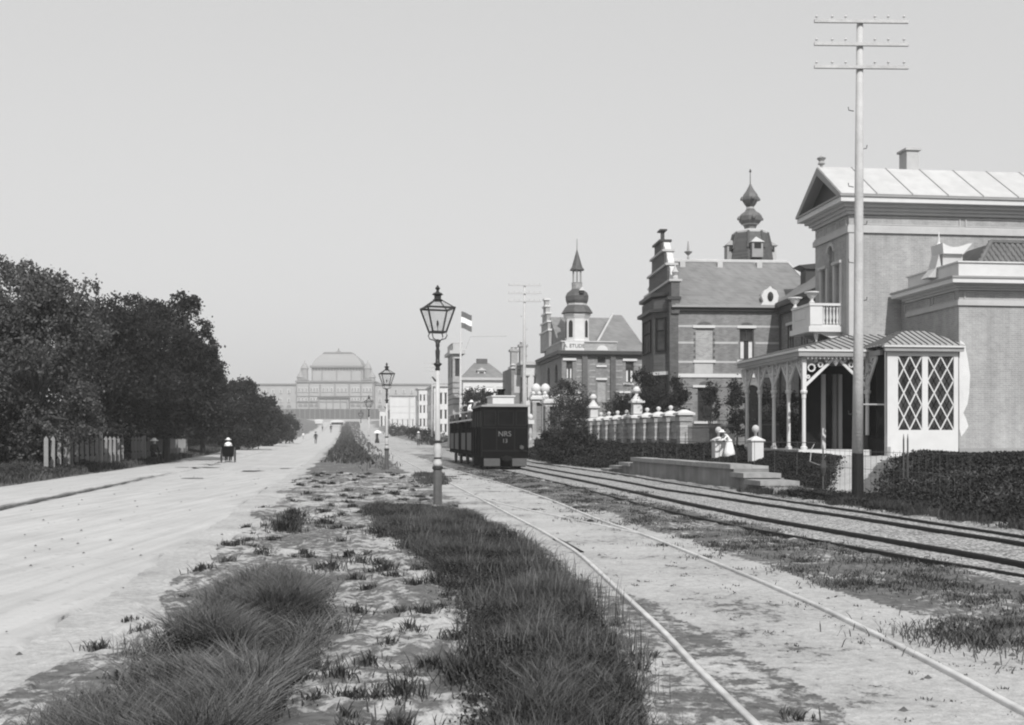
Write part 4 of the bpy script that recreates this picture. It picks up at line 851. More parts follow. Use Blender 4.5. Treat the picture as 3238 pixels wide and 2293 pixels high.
def stepped_gable(E, B, xl, ym, zbase, steps, m='brick_lt', cap='white', th=0.4):
    mb = MB(); 
    for i, (hw_, z0_, z1_) in enumerate(steps): mb.box(xl, xl+th, ym-hw_, ym+hw_, z0_, z1_)
    mb.build('stepped_gable', m, E)
    for (hw_, z0_, z1_) in steps:
        mb = MB(); mb.box(xl-.12, xl+th+.12, ym-hw_-.1, ym+hw_+.1, z1_, z1_+.18); mb.build('gable_coping', cap, E)
stepped_gable(E, B, 0.0, 9.5, 9, [(2.6, B.Z(786, 0, 9), B.Z(745, 0, 9)), (2.0, B.Z(744, 0, 9), B.Z(725, 0, 9)), (1.4, B.Z(724, 0, 9), B.Z(705, 0, 9)), (0.8, B.Z(704, 0, 9), B.Z(688, 0, 9)), (0.4, B.Z(687, 0, 9), B.Z(672, 0, 9))])

# ------------------------------------------------------------------ simple houses farther off
def house(name, label, px, px1, Y, th, base, eave, depth, m, floors, cols_, roof=None, ridge=None, roofm='slate', wcol='dark_trim', side_cols=3, awn=False, cornice='trim', wfrac=0.45):
    B = Bld(name, label, 'house', px, Y, th, base); E = B.e; xr = B.F(px1); ze_ = B.Z(eave, xr/2)
    mb = MB(); hs = []; ss = []
    for (a, b_) in floors:
        za, zb = B.Z(a, xr/2), B.Z(b_, xr/2)
        for i in range(cols_): c = xr*(i+0.5)/cols_; w_ = xr/cols_*wfrac; hs.append((c-w_/2, c+w_/2, za, zb))
        for i in range(side_cols): c = depth*(i+0.5)/side_cols; w_ = depth/side_cols*0.4; ss.append((c-w_/2, c+w_/2, za, zb))
    holed(mb, nf, 0, xr, base-1, ze_, hs, 0.2); holed(mb, sf, 0, depth, base-1, ze_, ss, 0.2)
    mb.poly([(xr,0,base-1),(xr,depth,base-1),(xr,depth,ze_),(xr,0,ze_)]); mb.poly([(0,depth,base-1),(xr,depth,base-1),(xr,depth,ze_),(0,depth,ze_)]); mb.poly([(0,0,ze_),(xr,0,ze_),(xr,depth,ze_),(0,depth,ze_)])
    mb.build('wall', m, E)
    for h in hs:
        window(E, nf, *h, wcol, mull=(2, 2) if xr/cols_ > 1.2 else (1, 2), panes=False, depth=0.14, fr=0.09)
        strip(E, nf, h[0]-.1, h[1]+.1, h[3], h[3]+.15, 0.1, 'trim', 'lintel')
        if awn:
            q = MB(); q.prism([(h[0]-.1, -0.02, h[3]), (h[0]-.1, -0.7, h[3]-0.5), (h[0]-.1, -0.7, h[3]-0.62)], (h[1]-h[0]+.2, 0, 0)); q.build('awning', 'cream', E)
    for h in ss: window(E, sf, *h, wcol, mull=(1, 2), panes=False, depth=0.14, fr=0.09)
    mb = MB(); ring(mb, 0, xr, 0, depth, ze_+0.02, ze_+0.35, 0.35); mb.build('cornice', cornice, E)
    if ridge:
        zr = B.Z(ridge, xr/2, depth/2); i_ = min(xr, depth)*0.4; e = 0.3; zb = ze_+.36
        mb = MB(); mb.pts([(-e,-e,zb),(xr+e,-e,zb),(xr+e,depth+e,zb),(-e,depth+e,zb),(i_*0.8,depth/2,zr),(xr-i_*0.8 if xr > 2*i_ else xr/2+.1,depth/2,zr)], [(0,1,5,4),(1,2,5),(2,3,4,5),(3,0,4)]); mb.build('roof', roofm, E)
    return B, E, xr, ze_
# villa 4, pale, partly behind the turret villa
B, E, xr, ze_ = house('pale_villa', 'pale two-storey house between gate pillars and turret villa', 1172, 1225, 112, 8, 1.2, 818, 9, 'cream', [(900, 842)], 3, wcol='white', side_cols=3, wfrac=0.34)
for (px, t) in ((1151, 783), (1171, 772)):
    a = B.F(px, 3); mb = MB(); mb.box(a-.35, a+.35, 2.6, 3.6, ze_-2.5, B.Z(t+5, a, 3)); mb.box(a-.5, a+.5, 2.5, 3.7, B.Z(t+5, a, 3), B.Z(t, a, 3)); mb.build('chimney', 'brick_lt', E)
    for s_ in (-.2, .2): mb = MB(); mb.lathe([(.1, B.Z(t, a, 3)), (.14, B.Z(t-4, a, 3)), (.2, B.Z(t-5, a, 3))], a+s_, 3.1, 6); mb.build('chimney_pot', 'brick_lt', E)
a = B.F(1145, 2); b_ = B.F(1171, 2); mb = MB(); mb.box(a, b_, 2, 9, 0.3, B.Z(824, a, 2)); mb.build('rear_wing', 'brick', E); strip(E, near(2), a+.3, a+1.0, B.Z(880, a, 2), B.Z(840, a, 2), .03, 'trim', 'stone_panel')
for (u, t) in ((a+.2, 818), (b_-.3, 815)): mb = MB(); mb.lathe([(.3, B.Z(826, a, 2)), (.3, B.Z(824, a, 2)), (.15, B.Z(821, a, 2)), (.32, B.Z(818, a, 2)), (.1, B.Z(814, a, 2))], u, 2.1, 8); mb.build('urn', 'trim', E)
# villa 5, hipped roof with awnings
B, E, xr, ze_ = house('hipped_house', 'white-walled house with hipped slate roof and row of awnings behind the tram', 1037, 1131, 135, 6, 1.0, 852, 9, 'white', [(905, 868)], 4, ridge=813, awn=True)
mb = MB(); a = B.F(1077, 2); zz_ = B.Z(845, a, 2); mb.box(a-.5, a+.5, 1, 3, zz_-.3, zz_+.8); mb.build('dormer', 'cream', E); mb = MB(); mb.box(a-.3, a+.3, .98, .99, zz_, zz_+.6); mb.build('dormer_window', 'glass', E)
mb = MB(); mb.prism([(a-.65, .8, zz_+.8), (a+.65, .8, zz_+.8), (a, .8, zz_+1.15)], (0, 2, 0)); mb.build('dormer_roof', 'zinc', E)
a = B.F(1079, 4.5); mb = MB(); mb.box(a-.7, a+.7, 4.2, 5, B.Z(816, a, 4.5), B.Z(804, a, 4.5)); mb.build('chimney', 'brick_dk', E)
# villa 6, brick tower house with flat balustraded top
B, E, xr, ze_ = house('brick_tower_house', 'narrow brick house with flat balustraded top rising left of the tram', 1014, 1034, 112, 8.8, 0.8, 793, 5.5, 'brick_lt', [(843, 803)], 1, side_cols=2, wfrac=0.5)
mb = MB()
for i in range(7):
    mb.box(xr*i/6-.04, xr*i/6+.04, -.04, .04, ze_+.35, ze_+1.1); mb.box(-.04, .04, 5.5*i/6-.04, 5.5*i/6+.04, ze_+.35, ze_+1.1)
mb.box(-.1, xr+.1, -.06, .06, ze_+1.1, ze_+1.2); mb.box(-.06, .06, 0, 5.5, ze_+1.1, ze_+1.2); mb.build('roof_railing', 'trim', E)
for py in (858, 870, 882, 894, 906): strip(E, nf, 0.02, xr-.02, B.Z(py), B.Z(py-2), 0.03, 'brick_dk', 'brick_band'); strip(E, sf, 0.02, 5.4, B.Z(py), B.Z(py-2), 0.03, 'brick_dk', 'brick_band')
# villa 7 and 8, paler, farther
B, E, xr, ze_ = house('terrace_house', 'pale narrow three-storey house seen behind the near lamp post', 972, 1003, 190, 8.8, 0.9, 866, 16, 'cream', [(968, 950), (938, 918), (905, 880)], 3, side_cols=4)
B, E, xr, ze_ = house('balcony_house', 'small pale house with stacked balconies left of the near lamp post', 938, 962, 260, 8.8, 1.8, 872, 8, 'white', [(955, 938), (925, 908), (898, 884)], 3, side_cols=2)
B, E, xr, ze_ = house('blank_walled_house', 'large white blank-walled house beside the dune palace', 873, 930, 350, 3, 3.5, 888, 16, 'white', [(961, 939)], 5, side_cols=2, cornice='stone_mid', wfrac=0.16)
a = B.F(917); strip(E, nf, a-.25, a+.25, 4, ze_, 0.15, 'trim', 'drainpipe')
for u in (0.04, 0.98): strip(E, nf, xr*u-.2, xr*u+.2, 4, ze_, 0.2, 'white', 'pilaster')
for pz in (911, 925, 940): strip(E, nf, .4, xr-.4, B.Z(pz), B.Z(pz-.8), 0.06, 'trim', 'string_course')
B, E, xr, ze_ = house('kiosk', 'little white kiosk with dark doors standing left of the blank-walled house', 850, 868, 400, 3, 5.0, 920, 4, 'white', [(955, 932)], 2, side_cols=1)

# ------------------------------------------------------------------ seaside palace
P0Y = 600.0
B = Bld('seaside_palace', 'huge pale domed palace hotel fading in haze at the end of the road', 'palace', 663, P0Y, 0, 10.0)
E = B.e; X = lambda px: B.F(px); Zp = lambda py: B.Z(py)
def blk(par, x0, x1, z0, z1, y0, y1, m, name):
    mb = MB(); mb.box(X(x0), X(x1), y0, y1, Zp(z0), Zp(z1)); return mb.build(name, m, par)
blk(E, 663, 837, 950, 856, 0, 30, 'stone_pale', 'central_block'); 
blk(E, 470, 662.8, 950, 861, 6, 28, 'stone_pale', 'wing'); blk(E, 837.2, 1040, 950, 861, 6, 28, 'stone_pale', 'wing')
for (a, b_, t) in ((470, 662, 861), (838, 1040, 861)): blk(E, a, b_, t, t-3, 5.2, 29, 'stone_mid', 'cornice')
blk(E, 661.5, 838.5, 856.5, 852.5, -0.8, 31, 'stone_mid', 'cornice')
blk(E, 662.5, 837.5, 888, 886.8, -0.5, 0, 'stone_mid', 'string_course'); blk(E, 600, 900, 918, 915.8, -1.5, 7, 'stone_mid', 'string_course')
blk(E, 661, 840, 901, 900, -0.6, 0, 'stone_mid', 'string_course')
for a in (664, 692, 717, 750, 782, 808, 835): blk(E, a-1, a+1, 916, 856, -0.7, 0, 'stone_mid', 'pilaster')
for (a, b_) in ((666, 690), (694, 714), (720, 747), (753, 779), (786, 806), (811, 833)):
    for (z0, z1) in ((878, 868), (898, 890)):
        if z0 == 898 and 715 < a < 783: continue
        n = 3
        for i in range(n):
            c = a+(b_-a)*(i+.5)/n; o = blk(E, c-2.6, c+2.6, z0, z1, -0.5, 0, 'white', 'window'); blk(o, c-1.6, c+1.6, z0-1, z1+1, -0.58, -0.52, 'stone_mid', 'pane')
for c in list(range(498, 660, 18))+list(range(848, 1036, 18)):
    for (z0, z1) in ((880, 871), (900, 891)):
        o = blk(E, c-3, c+3, z0, z1, 5.5, 6, 'cream', 'window'); blk(o, c-1.6, c+1.6, z0-1, z1+1, 5.4, 5.48, 'palace_dk' if c in (588, 633, 884) else 'stone_mid', 'pane')
    mb = MB(); mb.prism([(X(c+5*math.cos(math.pi*i/8)), 5.5, Zp(911)+5*.25*1.0*math.sin(math.pi*i/8)) for i in range(9)], (0, .4, 0)); mb.build('arcade_arch', 'stone_mid', E)
for c in (673, 684, 698, 709, 790, 802, 816, 828):
    mb = MB(); mb.prism([(X(c+4.5*math.cos(math.pi*i/8)), -0.4, Zp(910)+5*.25*1.2*math.sin(math.pi*i/8)) for i in range(9)], (0, .3, 0)); mb.build('arcade_arch', 'stone_mid', E)
for c in (679, 821):
    mb = MB(); mb.prism([(X(c-12), -1, Zp(852)), (X(c+12), -1, Zp(852)), (X(c), -1, Zp(845.5))], (0, 4, 0)); mb.build('pediment', 'stone_mid', E)
blk(E, 716.5, 784, 917, 893, -6, -0.8, 'stone_pale', 'portico'); 
mb = MB(); mb.prism([(X(715), -7, Zp(893)), (X(718), -7, Zp(889)), (X(782), -7, Zp(889)), (X(785), -7, Zp(893))], (0, 6, 0)); mb.build('portico_roof', 'palace_dk', E)
for a in (719, 735, 750, 766, 781): blk(E, a-1, a+1, 916, 894, -6.4, -6.05, 'stone_mid', 'portico_column')
blk(E, 718, 782, 901.5, 900, -6.3, -6.02, 'stone_mid', 'portico_rail')
blk(E, 693, 809, 852.4, 822, 6, 26, 'stone_pale', 'drum'); blk(E, 690, 811, 822, 817.5, 4.5, 27, 'stone_mid', 'drum_cornice')
for c in range(697, 808, 7): blk(E, c-1.6, c+1.6, 828, 823, 5.6, 6, 'stone_mid', 'drum_window')
for a in (695, 717, 750, 783, 806): blk(E, a-.8, a+.8, 852, 822, 5.5, 6, 'stone_mid', 'drum_pilaster')
prof2 = [(1.0, 817.5), (.95, 810), (.85, 801), (.72, 794), (.6, 789)]
mb = MB(); V = []; cx_, cy_ = X(750.5), 16
for s_, py in prof2:
    hx, hy = (X(809)-X(692))/2*s_*.97, 11*s_; V += [(cx_-hx, cy_-hy, Zp(py)), (cx_+hx, cy_-hy, Zp(py)), (cx_+hx, cy_+hy, Zp(py)), (cx_-hx, cy_+hy, Zp(py))]
fs = [(4*k+i, 4*k+(i+1) % 4, 4*k+4+(i+1) % 4, 4*k+4+i) for k in range(4) for i in range(4)]+[(16, 17, 18, 19)]
mb.pts(V, fs); mb.build('dome', 'dome', E)
mb = MB(); mb.box(X(717), X(783), 9, 23, Zp(789), Zp(787)); mb.box(X(719), X(781), 9.5, 9.8, Zp(787), Zp(785.5)); mb.build('dome_crest', 'stone_mid', E)
mb = MB(); mb.lathe([(2, Zp(787)), (1.6, Zp(784)), (.5, Zp(782)), (.3, Zp(776))], cx_, 12, 8); mb.build('finial', 'stone_mid', E)
for c in (727, 750, 773): mb = MB(); mb.lathe([(.1, 0), (1.1, .1), (1.1, .4), (.1, .5)], 0, 0, 8); mb.v = [(X(c)+a, 7.2+c2, Zp(804)+b2) for a, b2, c2 in mb.v]; mb.build('dome_oculus', 'stone_mid', E)
for (c, t) in ((671, 828), (680, 808), (822, 808), (831, 828)):
    mb = MB(); s_ = 2.2; mb.lathe([(s_*.9, Zp(852)), (s_*.9, Zp(t+18)), (s_*1.1, Zp(t+17)), (s_*.8, Zp(t+11)), (.2, Zp(t+2)), (.1, Zp(t-2))], X(c), 3, 8); mb.build('corner_turret', 'dome', E)
blk(E, 600, 870, 940, 917.5, -12, -1.6, 'palace_dk', 'terrace_gallery')
for a in range(604, 868, 11): blk(E, a-.6, a+.6, 939, 918, -12.4, -12.05, 'stone_mid', 'gallery_column')
blk(E, 560, 900, 947, 940, -16, -1.6, 'stone_pale', 'terrace_wall')

# ------------------------------------------------------------------ platform
P = thing('platform', 'low rendered tram platform with stepped coping ends beside the gravel bed', 'platform')
va = 11.45
def pv(v, Y, z_): return (v-VX*Y, Y, z_)
Ya, Yb = 31.8, 43.0
mb = MB(); mb.pts([pv(va, 28.2, -.1), pv(va, 47.5, -.1), pv(va+1.0, 47.5, -.1), pv(va+1.0, 28.2, -.1), pv(va, 28.2, .05), pv(va, 47.5, .05), pv(va+1.0, 47.5, .05), pv(va+1.0, 28.2, .05)], [(0,1,5,4),(3,2,6,7),(4,5,6,7),(0,4,7,3),(1,2,6,5)])
def pbox(mb, v0, v1, Y0, Y1, z0, z1): return mb.pts([pv(v0,Y0,z0),pv(v1,Y0,z0),pv(v1,Y1,z0),pv(v0,Y1,z0),pv(v0,Y0,z1),pv(v1,Y0,z1),pv(v1,Y1,z1),pv(v0,Y1,z1)], [(0,3,2,1),(4,5,6,7),(0,1,5,4),(1,2,6,5),(2,3,7,6),(3,0,4,7)])
mb = MB(); pbox(mb, va+.06, va+1.1, Ya, Yb, -.1, .56); pbox(mb, va+.06, va+1.1, 30.7, Ya-.004, -.1, .34); pbox(mb, va+.06, va+1.1, 29.4, 30.696, -.1, .17); pbox(mb, va+.06, va+1.1, Yb+.004, 44.6, -.1, .34); pbox(mb, va+.06, va+1.1, 44.604, 46.3, -.1, .17); mb.build('platform_wall', 'concrete', P)
Ys = np.linspace(Ya, Yb, 8)
for a, b_ in zip(Ys, Ys[1:]): mb = MB(); j = random.uniform(0, .012); pbox(mb, va-.05+j, va+.6, a+.012, b_-.012, .565, .70+j); mb.build('coping_stone', 'coping', P)
for (a, b_, zt0) in ((30.65, Ya-.05, .48), (29.4, 30.6, .31), (28.5, 29.35, .14), (Yb+.05, 44.7, .48), (44.75, 46.3, .31), (46.35, 47.8, .14)):
    mb = MB(); pbox(mb, va-.08, va+1.0, a, b_, zt0-.135, zt0); mb.build('step', 'coping', P)
mb = MB(); pbox(mb, va+.61, va+1.1, Ya+.02, Yb-.02, .57, .66); mb.build('platform_top', 'floor', P)

# ------------------------------------------------------------------ steam tram
tv = 7.35
def tram_base(Y): return (tv-VX*Y, Y, 0.0)
ang = math.atan(VX)
LOC = thing('tram_locomotive', 'boxy black steam tram locomotive with white rooftop condenser box', 'locomotive', tram_base(49.4), ang)
hw_, ln = 1.06, 4.0
mb = MB(); mb.box(-hw_, hw_, 0, ln, .55, 2.92); mb.build('body', 'wood_black', LOC)
mb = MB(); mb.box(-hw_-.06, hw_+.06, -.1, ln+.1, 2.92, 3.0); mb.box(-hw_+.2, hw_-.2, .1, ln-.1, 3.0, 3.06); mb.build('roof', 'zinc_dk', LOC)
for (a, b_, c, d_) in ((-1.0, -.43, 2.05, 2.75), (-.35, .4, 2.05, 2.75), (.48, 1.0, 2.05, 2.75)):
    mb = MB(); f_ = .05
    for q in ((a, a+f_, c, d_), (b_-f_, b_, c, d_), (a+f_, b_-f_, c, c+f_), (a+f_, b_-f_, d_-f_, d_)): bx(mb, near(0), *q, -.03, .0)
    wo = mb.build('window', 'wood_dk', LOC); q = MB(); bx(q, near(0), a+f_, b_-f_, c+f_, d_-f_, -.012, -.002); q.build('pane', 'glass_dk', wo)
mb = MB(); bx(mb, near(0), -hw_-.01, hw_+.01, 1.92, 1.98, -.04, 0); bx(mb, near(0), -hw_-.01, hw_+.01, .85, .92, -.04, 0); bx(mb, near(0), -.42, -.38, .92, 1.92, -.03, 0); bx(mb, near(0), .42, .46, .92, 1.92, -.03, 0); mb.build('front_beading', 'wood_dk', LOC)
for (a, b_) in ((-1.0, -.25), (.32, 1.0)): mb = MB(); bx(mb, near(-.03), a, b_, .18, .54, 0, .05); mb.build('apron', 'iron_grey', LOC)
mb = MB(); mb.box(-.2, .25, -.35, 0, .45, .62); mb.tube([(0, -.42, .54), (0, -.3, .54)], .14, 8); mb.build('coupler', 'wood_dk', LOC)
mb = MB(); mb.box(-hw_+.1, hw_-.1, .1, ln-.1, .14, .56); mb.build('skirt', 'wood_black', LOC)
for s_ in (-1, 1):
    for yy in (.9, 2.9):
        mb = MB(); mb.tube([(s_*.72, yy, .36), (s_*.84, yy, .36)], .33, 16); mb.build('wheel', 'rust', LOC)
for i in range(4): mb = MB(); bx(mb, side(-hw_), .15+i*.98, .95+i*.98, 2.0, 2.75, -.03, 0); mb.build('side_opening', 'interior', LOC)
for yy in np.arange(.1, ln, .98): mb = MB(); bx(mb, side(-hw_), yy-.03, yy+.03, .6, 2.9, -.05, 0); mb.build('side_post', 'wood_dk', LOC)
mb = MB(); mb.box(-.52, .48, .5, 2.4, 3.06, 3.42); mb.box(-.58, .54, .44, 2.46, 3.4, 3.46); mb.build('condenser_box', 'white', LOC)
mb = MB(); mb.lathe([(.15, 3.46), (.15, 3.68), (.19, 3.69), (.19, 3.78)], -.05, 1.0, 12); mb.build('chimney', 'wood_black', LOC)
text_obj('NRS', .34, 'letter', LOC, (-.03, -.012, 1.66)); text_obj('13', .26, 'letter', LOC, (-.02, -.012, 1.34))
mb = MB(); mb.tube([(.75, -.14, 1.05), (.75, -.02, 1.05)], .1, 10); mb.build('headlamp', 'iron', LOC)
def tramcar(Y, label):
    C = thing('tram_car', label, 'tram car', tram_base(Y), ang, 'tram cars behind the locomotive')
    L_ = 5.6; h = 1.0
    mb = MB(); mb.box(-h, h, 0, L_, .62, .72); mb.box(-h+.02, -h+.08, 0, L_, .72, .8); mb.box(-h+.1, h, .1, L_-.1, 1.95, 2.0); mb.box(h-.06, h, 0, L_, .72, 2.6); mb.build('body_frame', 'wood_black', C)
    mb = MB(); mb.box(-.6, .6, .1, L_-.1, .75, 2.5); mb.build('interior', 'interior', C)
    mb = MB(); mb.box(-h, h, -.02, .06, .7, 2.65); mb.build('end_panel', 'wood_black', C); mb = MB(); mb.box(-h, h, L_-.06, L_+.02, .7, 2.65); mb.build('end_panel', 'wood_black', C)
    n = 2
    for i in range(n):
        a, b_ = .25+i*2.75, .25+i*2.75+1.95
        for k in range(8):
            mb = MB(); u = a+(b_-a)*k/8; bx(mb, side(-h), u, u+(b_-a)/8-.03, .85, 1.75, -.03, .03); mb.build('side_slat', 'slat', C)
        for k in range(8):
            mb = MB(); u = a+(b_-a)*k/8; bx(mb, side(-h), u, u+(b_-a)/8-.03, 2.45, 2.8, -.03, .03); mb.build('roof_slat', 'slat', C)
        for u in (a-.1, b_+.02): mb = MB(); bx(mb, side(-h), u, u+.08, .7, 2.6, -.02, .04); mb.build('side_post', 'wood_dk', C)
    mb = MB(); mb.box(-h-.05, h+.05, -.1, L_+.1, 2.36, 2.44); mb.box(-h-.05, -h+.02, -.1, L_+.1, 2.81, 2.86); mb.build('roof', 'cream', C)
    for s_ in (-1, 1):
        for yy in (1.3, 4.2): mb = MB(); mb.tube([(s_*.7, yy, .35), (s_*.82, yy, .35)], .32, 16); mb.build('wheel', 'rust', C)
    mb = MB(); mb.box(-.55, .55, .5, L_-.5, .4, .62); mb.build('underframe', 'wood_black', C)
    return C
tramcar(53.9, 'front open tram car with slatted sides coupled right behind the black locomotive'); tramcar(60.0, 'second open tram car farther from the locomotive, partly behind the lamp post')

# ------------------------------------------------------------------ lamps
def lantern(name, label, loc, s=1.0):
    L_ = thing(name, label, 'street lamp', loc, R(20), 'gas street lamps along the grassy strip')
    b = [(.1, -.3), (.1, .8), (.09, .8)]
    mb = MB(); mb.lathe([(.105, -.3), (.1, .82)], 0, 0, 8); mb.build('base', 'lamp_base', L_)
    mb = MB(); mb.lathe([(.1, .8), (.125, .82), (.12, .87), (.1, .88)], 0, 0, 12); mb.lathe([(.07, 1.4), (.1, 1.42), (.1, 1.44), (.05, 1.46)], 0, 0, 12); mb.lathe([(.075, 1.04), (.09, 1.05), (.09, 1.07), (.075, 1.08)], 0, 0, 12); mb.build('collar', 'lamp_dk', L_)
    mb = MB(); mb.lathe([(.1, .88), (.1, .95), (.075, 1.02), (.075, 1.12), (.09, 1.2), (.085, 1.3), (.06, 1.4), (.055, 1.46), (.062, 1.5), (.045, 3.02)], 0, 0, 14); mb.build('column', 'lamp_lt', L_, True)
    mb = MB(); mb.lathe([(.05, 3.02), (.06, 3.05), (.045, 3.1), (.08, 3.14), (.105, 3.17), (.05, 3.2), (.045, 3.3), (.055, 3.45), (.035, 3.52), (.05, 3.58), (.03, 3.72)], 0, 0, 12); mb.build('neck', 'lamp_dk', L_, True)
    mb = MB(); mb.tube([(.02, 0, 2.76), (-.06, 0, 2.8), (-.13, 0, 2.88)], [.03, .024, .014], 6); mb.build('ladder_bar', 'lamp_dk', L_)
    mb = MB()
    for q in range(4):
        a = math.pi/4+q*math.pi/2; c_, s_ = math.cos(a), math.sin(a)
        mb.tube([(.02*c_, .02*s_, 3.6), (.08*c_, .08*s_, 3.7), (.2*c_, .2*s_, 3.73), (.24*c_, .24*s_, 3.8), (.2*c_, .2*s_, 3.88)], .013, 5)
    mb.build('cradle', 'lamp_dk', L_)
    mb = MB(); wb, wt, z0, z1 = .155, .31, 3.88, 4.41
    for q in range(4):
        a = math.pi/4+q*math.pi/2; a2 = a+math.pi/2; r2 = math.sqrt(2)
        mb.beam((wb*r2*math.cos(a), wb*r2*math.sin(a), z0), (wt*r2*math.cos(a), wt*r2*math.sin(a), z1), .03, .03)
        mb.beam((wb*r2*math.cos(a), wb*r2*math.sin(a), z0), (wb*r2*math.cos(a2), wb*r2*math.sin(a2), z0), .035, .035)
        mb.beam((wt*r2*math.cos(a), wt*r2*math.sin(a), z1), (wt*r2*math.cos(a2), wt*r2*math.sin(a2), z1), .04, .04)
        mb.beam((wt*r2*math.cos(a), wt*r2*math.sin(a), z1), (.09*r2*math.cos(a), .09*r2*math.sin(a), 4.58), .02, .02)
    fr = mb.build('lantern_frame', 'lamp_dk', L_)
    for q in range(4):
        a = math.pi/4+q*math.pi/2; a2 = a+math.pi/2; r2 = math.sqrt(2)*.985; g = MB()
        g.poly([(wb*r2*math.cos(a), wb*r2*math.sin(a), z0), (wb*r2*math.cos(a2), wb*r2*math.sin(a2), z0), (wt*r2*math.cos(a2), wt*r2*math.sin(a2), z1), (wt*r2*math.cos(a), wt*r2*math.sin(a), z1)]); g.build('pane', 'lamp_glass', fr)
        g = MB(); g.poly([(wt*r2*math.cos(a), wt*r2*math.sin(a), z1), (wt*r2*math.cos(a2), wt*r2*math.sin(a2), z1), (.09*r2*math.cos(a2), .09*r2*math.sin(a2), 4.58), (.09*r2*math.cos(a), .09*r2*math.sin(a), 4.58)]); g.build('roof_pane', 'lamp_glass', fr)
    mb = MB(); mb.lathe([(.1, 4.57), (.12, 4.6), (.08, 4.62), (.08, 4.7), (.13, 4.72), (.1, 4.75), (.04, 4.78), (.03, 4.82), (.06, 4.86), (.03, 4.9), (.012, 4.93)], 0, 0, 10); mb.build('chimney_cap', 'lamp_dk', L_)
    mb = MB(); mb.tube([(0, 0, 3.88), (0, 0, 4.05)], .008, 5); mb.lathe([(.01, 4.0), (.03, 4.05), (.02, 4.12), (.004, 4.15)], 0, 0, 6); mb.build('burner', 'lamp_dk', L_)
    return L_
def at(px, Y): return ((px-CX)*Y/F0, Y)
x_, y_ = at(980, 24.0); L1 = lantern('street_lamp', 'nearest and tallest gas lamp post, on the weedy strip beside the pale rail', (x_, y_, -.02))
for (px, Y, dz, lab) in ((866, 50.5, 0.1, 'second gas lamp post, at the corner of the dark grass island'), (826, 92, .0, 'third gas lamp post, halfway up the strip toward the palace'), (808, 150, 0, 'most distant gas lamp post, small against the palace terrace')):
    c = copy_tree(L1); x_, y_ = at(px, Y); c.location = (x_, y_, terr(x_, y_)+dz-.02); c['label'] = lab

# ------------------------------------------------------------------ telegraph poles
def tpole(label, v, Y, h, arms=3):
    X_ = v-VX*Y; zb = terr(X_, Y); T = thing('telegraph_pole', label, 'telegraph pole', (X_, Y, zb), 0, 'telegraph poles along the tramway')
    mb = MB(); mb.tube([(0, 0, -.3), (0, 0, 1.14)], [.13, .127], 14); mb.build('tarred_foot', 'tar', T)
    mb = MB(); mb.tube([(0, 0, 1.14), (.02, 0, 4), (.03, 0, 7), (.05, 0, h)], [.124, .105, .095, .07], 14); mb.build('shaft', 'pole', T, True)
    for i in range(arms):
        zz_ = h-.05-i*.51
        mb = MB(); mb.beam((-1.0, -.1, zz_), (1.1, -.1, zz_-.02), .06, .07); mb.build('crossarm', 'pole', T)
        for q in (-.95, -.6, -.3, .35, .65, 1.0):
            mb = MB(); mb.lathe([(.012, zz_+.03), (.012, zz_+.08), (.035, zz_+.09), (.02, zz_+.12), (.01, zz_+.13)], q, -.1, 6); mb.build('insulator', 'zinc', T)
    for k in range(9):
        zz_ = 2.0+k*.85; s_ = 1 if k % 2 else -1
        mb = MB(); mb.tube([(s_*.09, 0, zz_), (s_*.2, 0, zz_+.02), (s_*.21, 0, zz_+.09)], .011, 5); mb.build('step_iron', 'iron', T)
    return T
T1 = tpole('nearest telegraph pole with tarred black foot in front of the veranda', 11.46, 24, 10.83)
for (px, Y, lab) in ((1173, 68, 'telegraph pole rising beyond the tram, before the turret villa'), (967, 141, 'thin distant telegraph pole left of the near lamp post')):
    c = copy_tree(T1); x_, y_ = at(px, Y); c.location = (x_, y_, terr(x_, y_)+(.3 if Y < 100 else 0)); c['label'] = lab
# flag pole with striped flag
x_, y_ = at(1031.5, 104); FP = thing('flagpole', 'white flagpole with yard beside the brick tower house', 'flagpole', (x_, y_, terr(x_, y_)))
mb = MB(); hh = 1.5+(980-694)*104/F0-terr(x_, y_); mb.tube([(0, 0, -.2), (0, 0, hh)], [.16, .06], 8); mb.build('pole', 'white', FP)
mb = MB(); zz_ = 1.5+(980-761)*104/F0; mb.tube([(.5, .0, zz_-1.2), (.95, 0, zz_), (4.5, 0, zz_+.05)], .035, 5); mb.build('yard', 'zinc', FP)
FL = thing('flag', 'three-striped dark, white, dark flag flying at the top of the white flagpole', 'flag', (x_+.03, y_, terr(x_, y_)))
zt0 = 1.5+(980-697)*104/F0-terr(x_, y_)
for i, mm in enumerate(('flag_dk', 'flag_mid', 'flag_dk')):
    V = []; n = 10
    for j in range(2):
        for k in range(n+1):
            u = k/n; V.append((u*1.05, .08*math.sin(u*7+.5), zt0-.54*(i+j)-.38*u+.04*math.sin(u*6)))
    me = bpy.data.meshes.new('stripe'); me.from_pydata(V, [], [(k, k+1, n+2+k, n+1+k) for k in range(n)]); me.materials.append(M[mm]); o = bpy.data.objects.new('flag_stripe', me); COL.objects.link(o); o.parent = FL

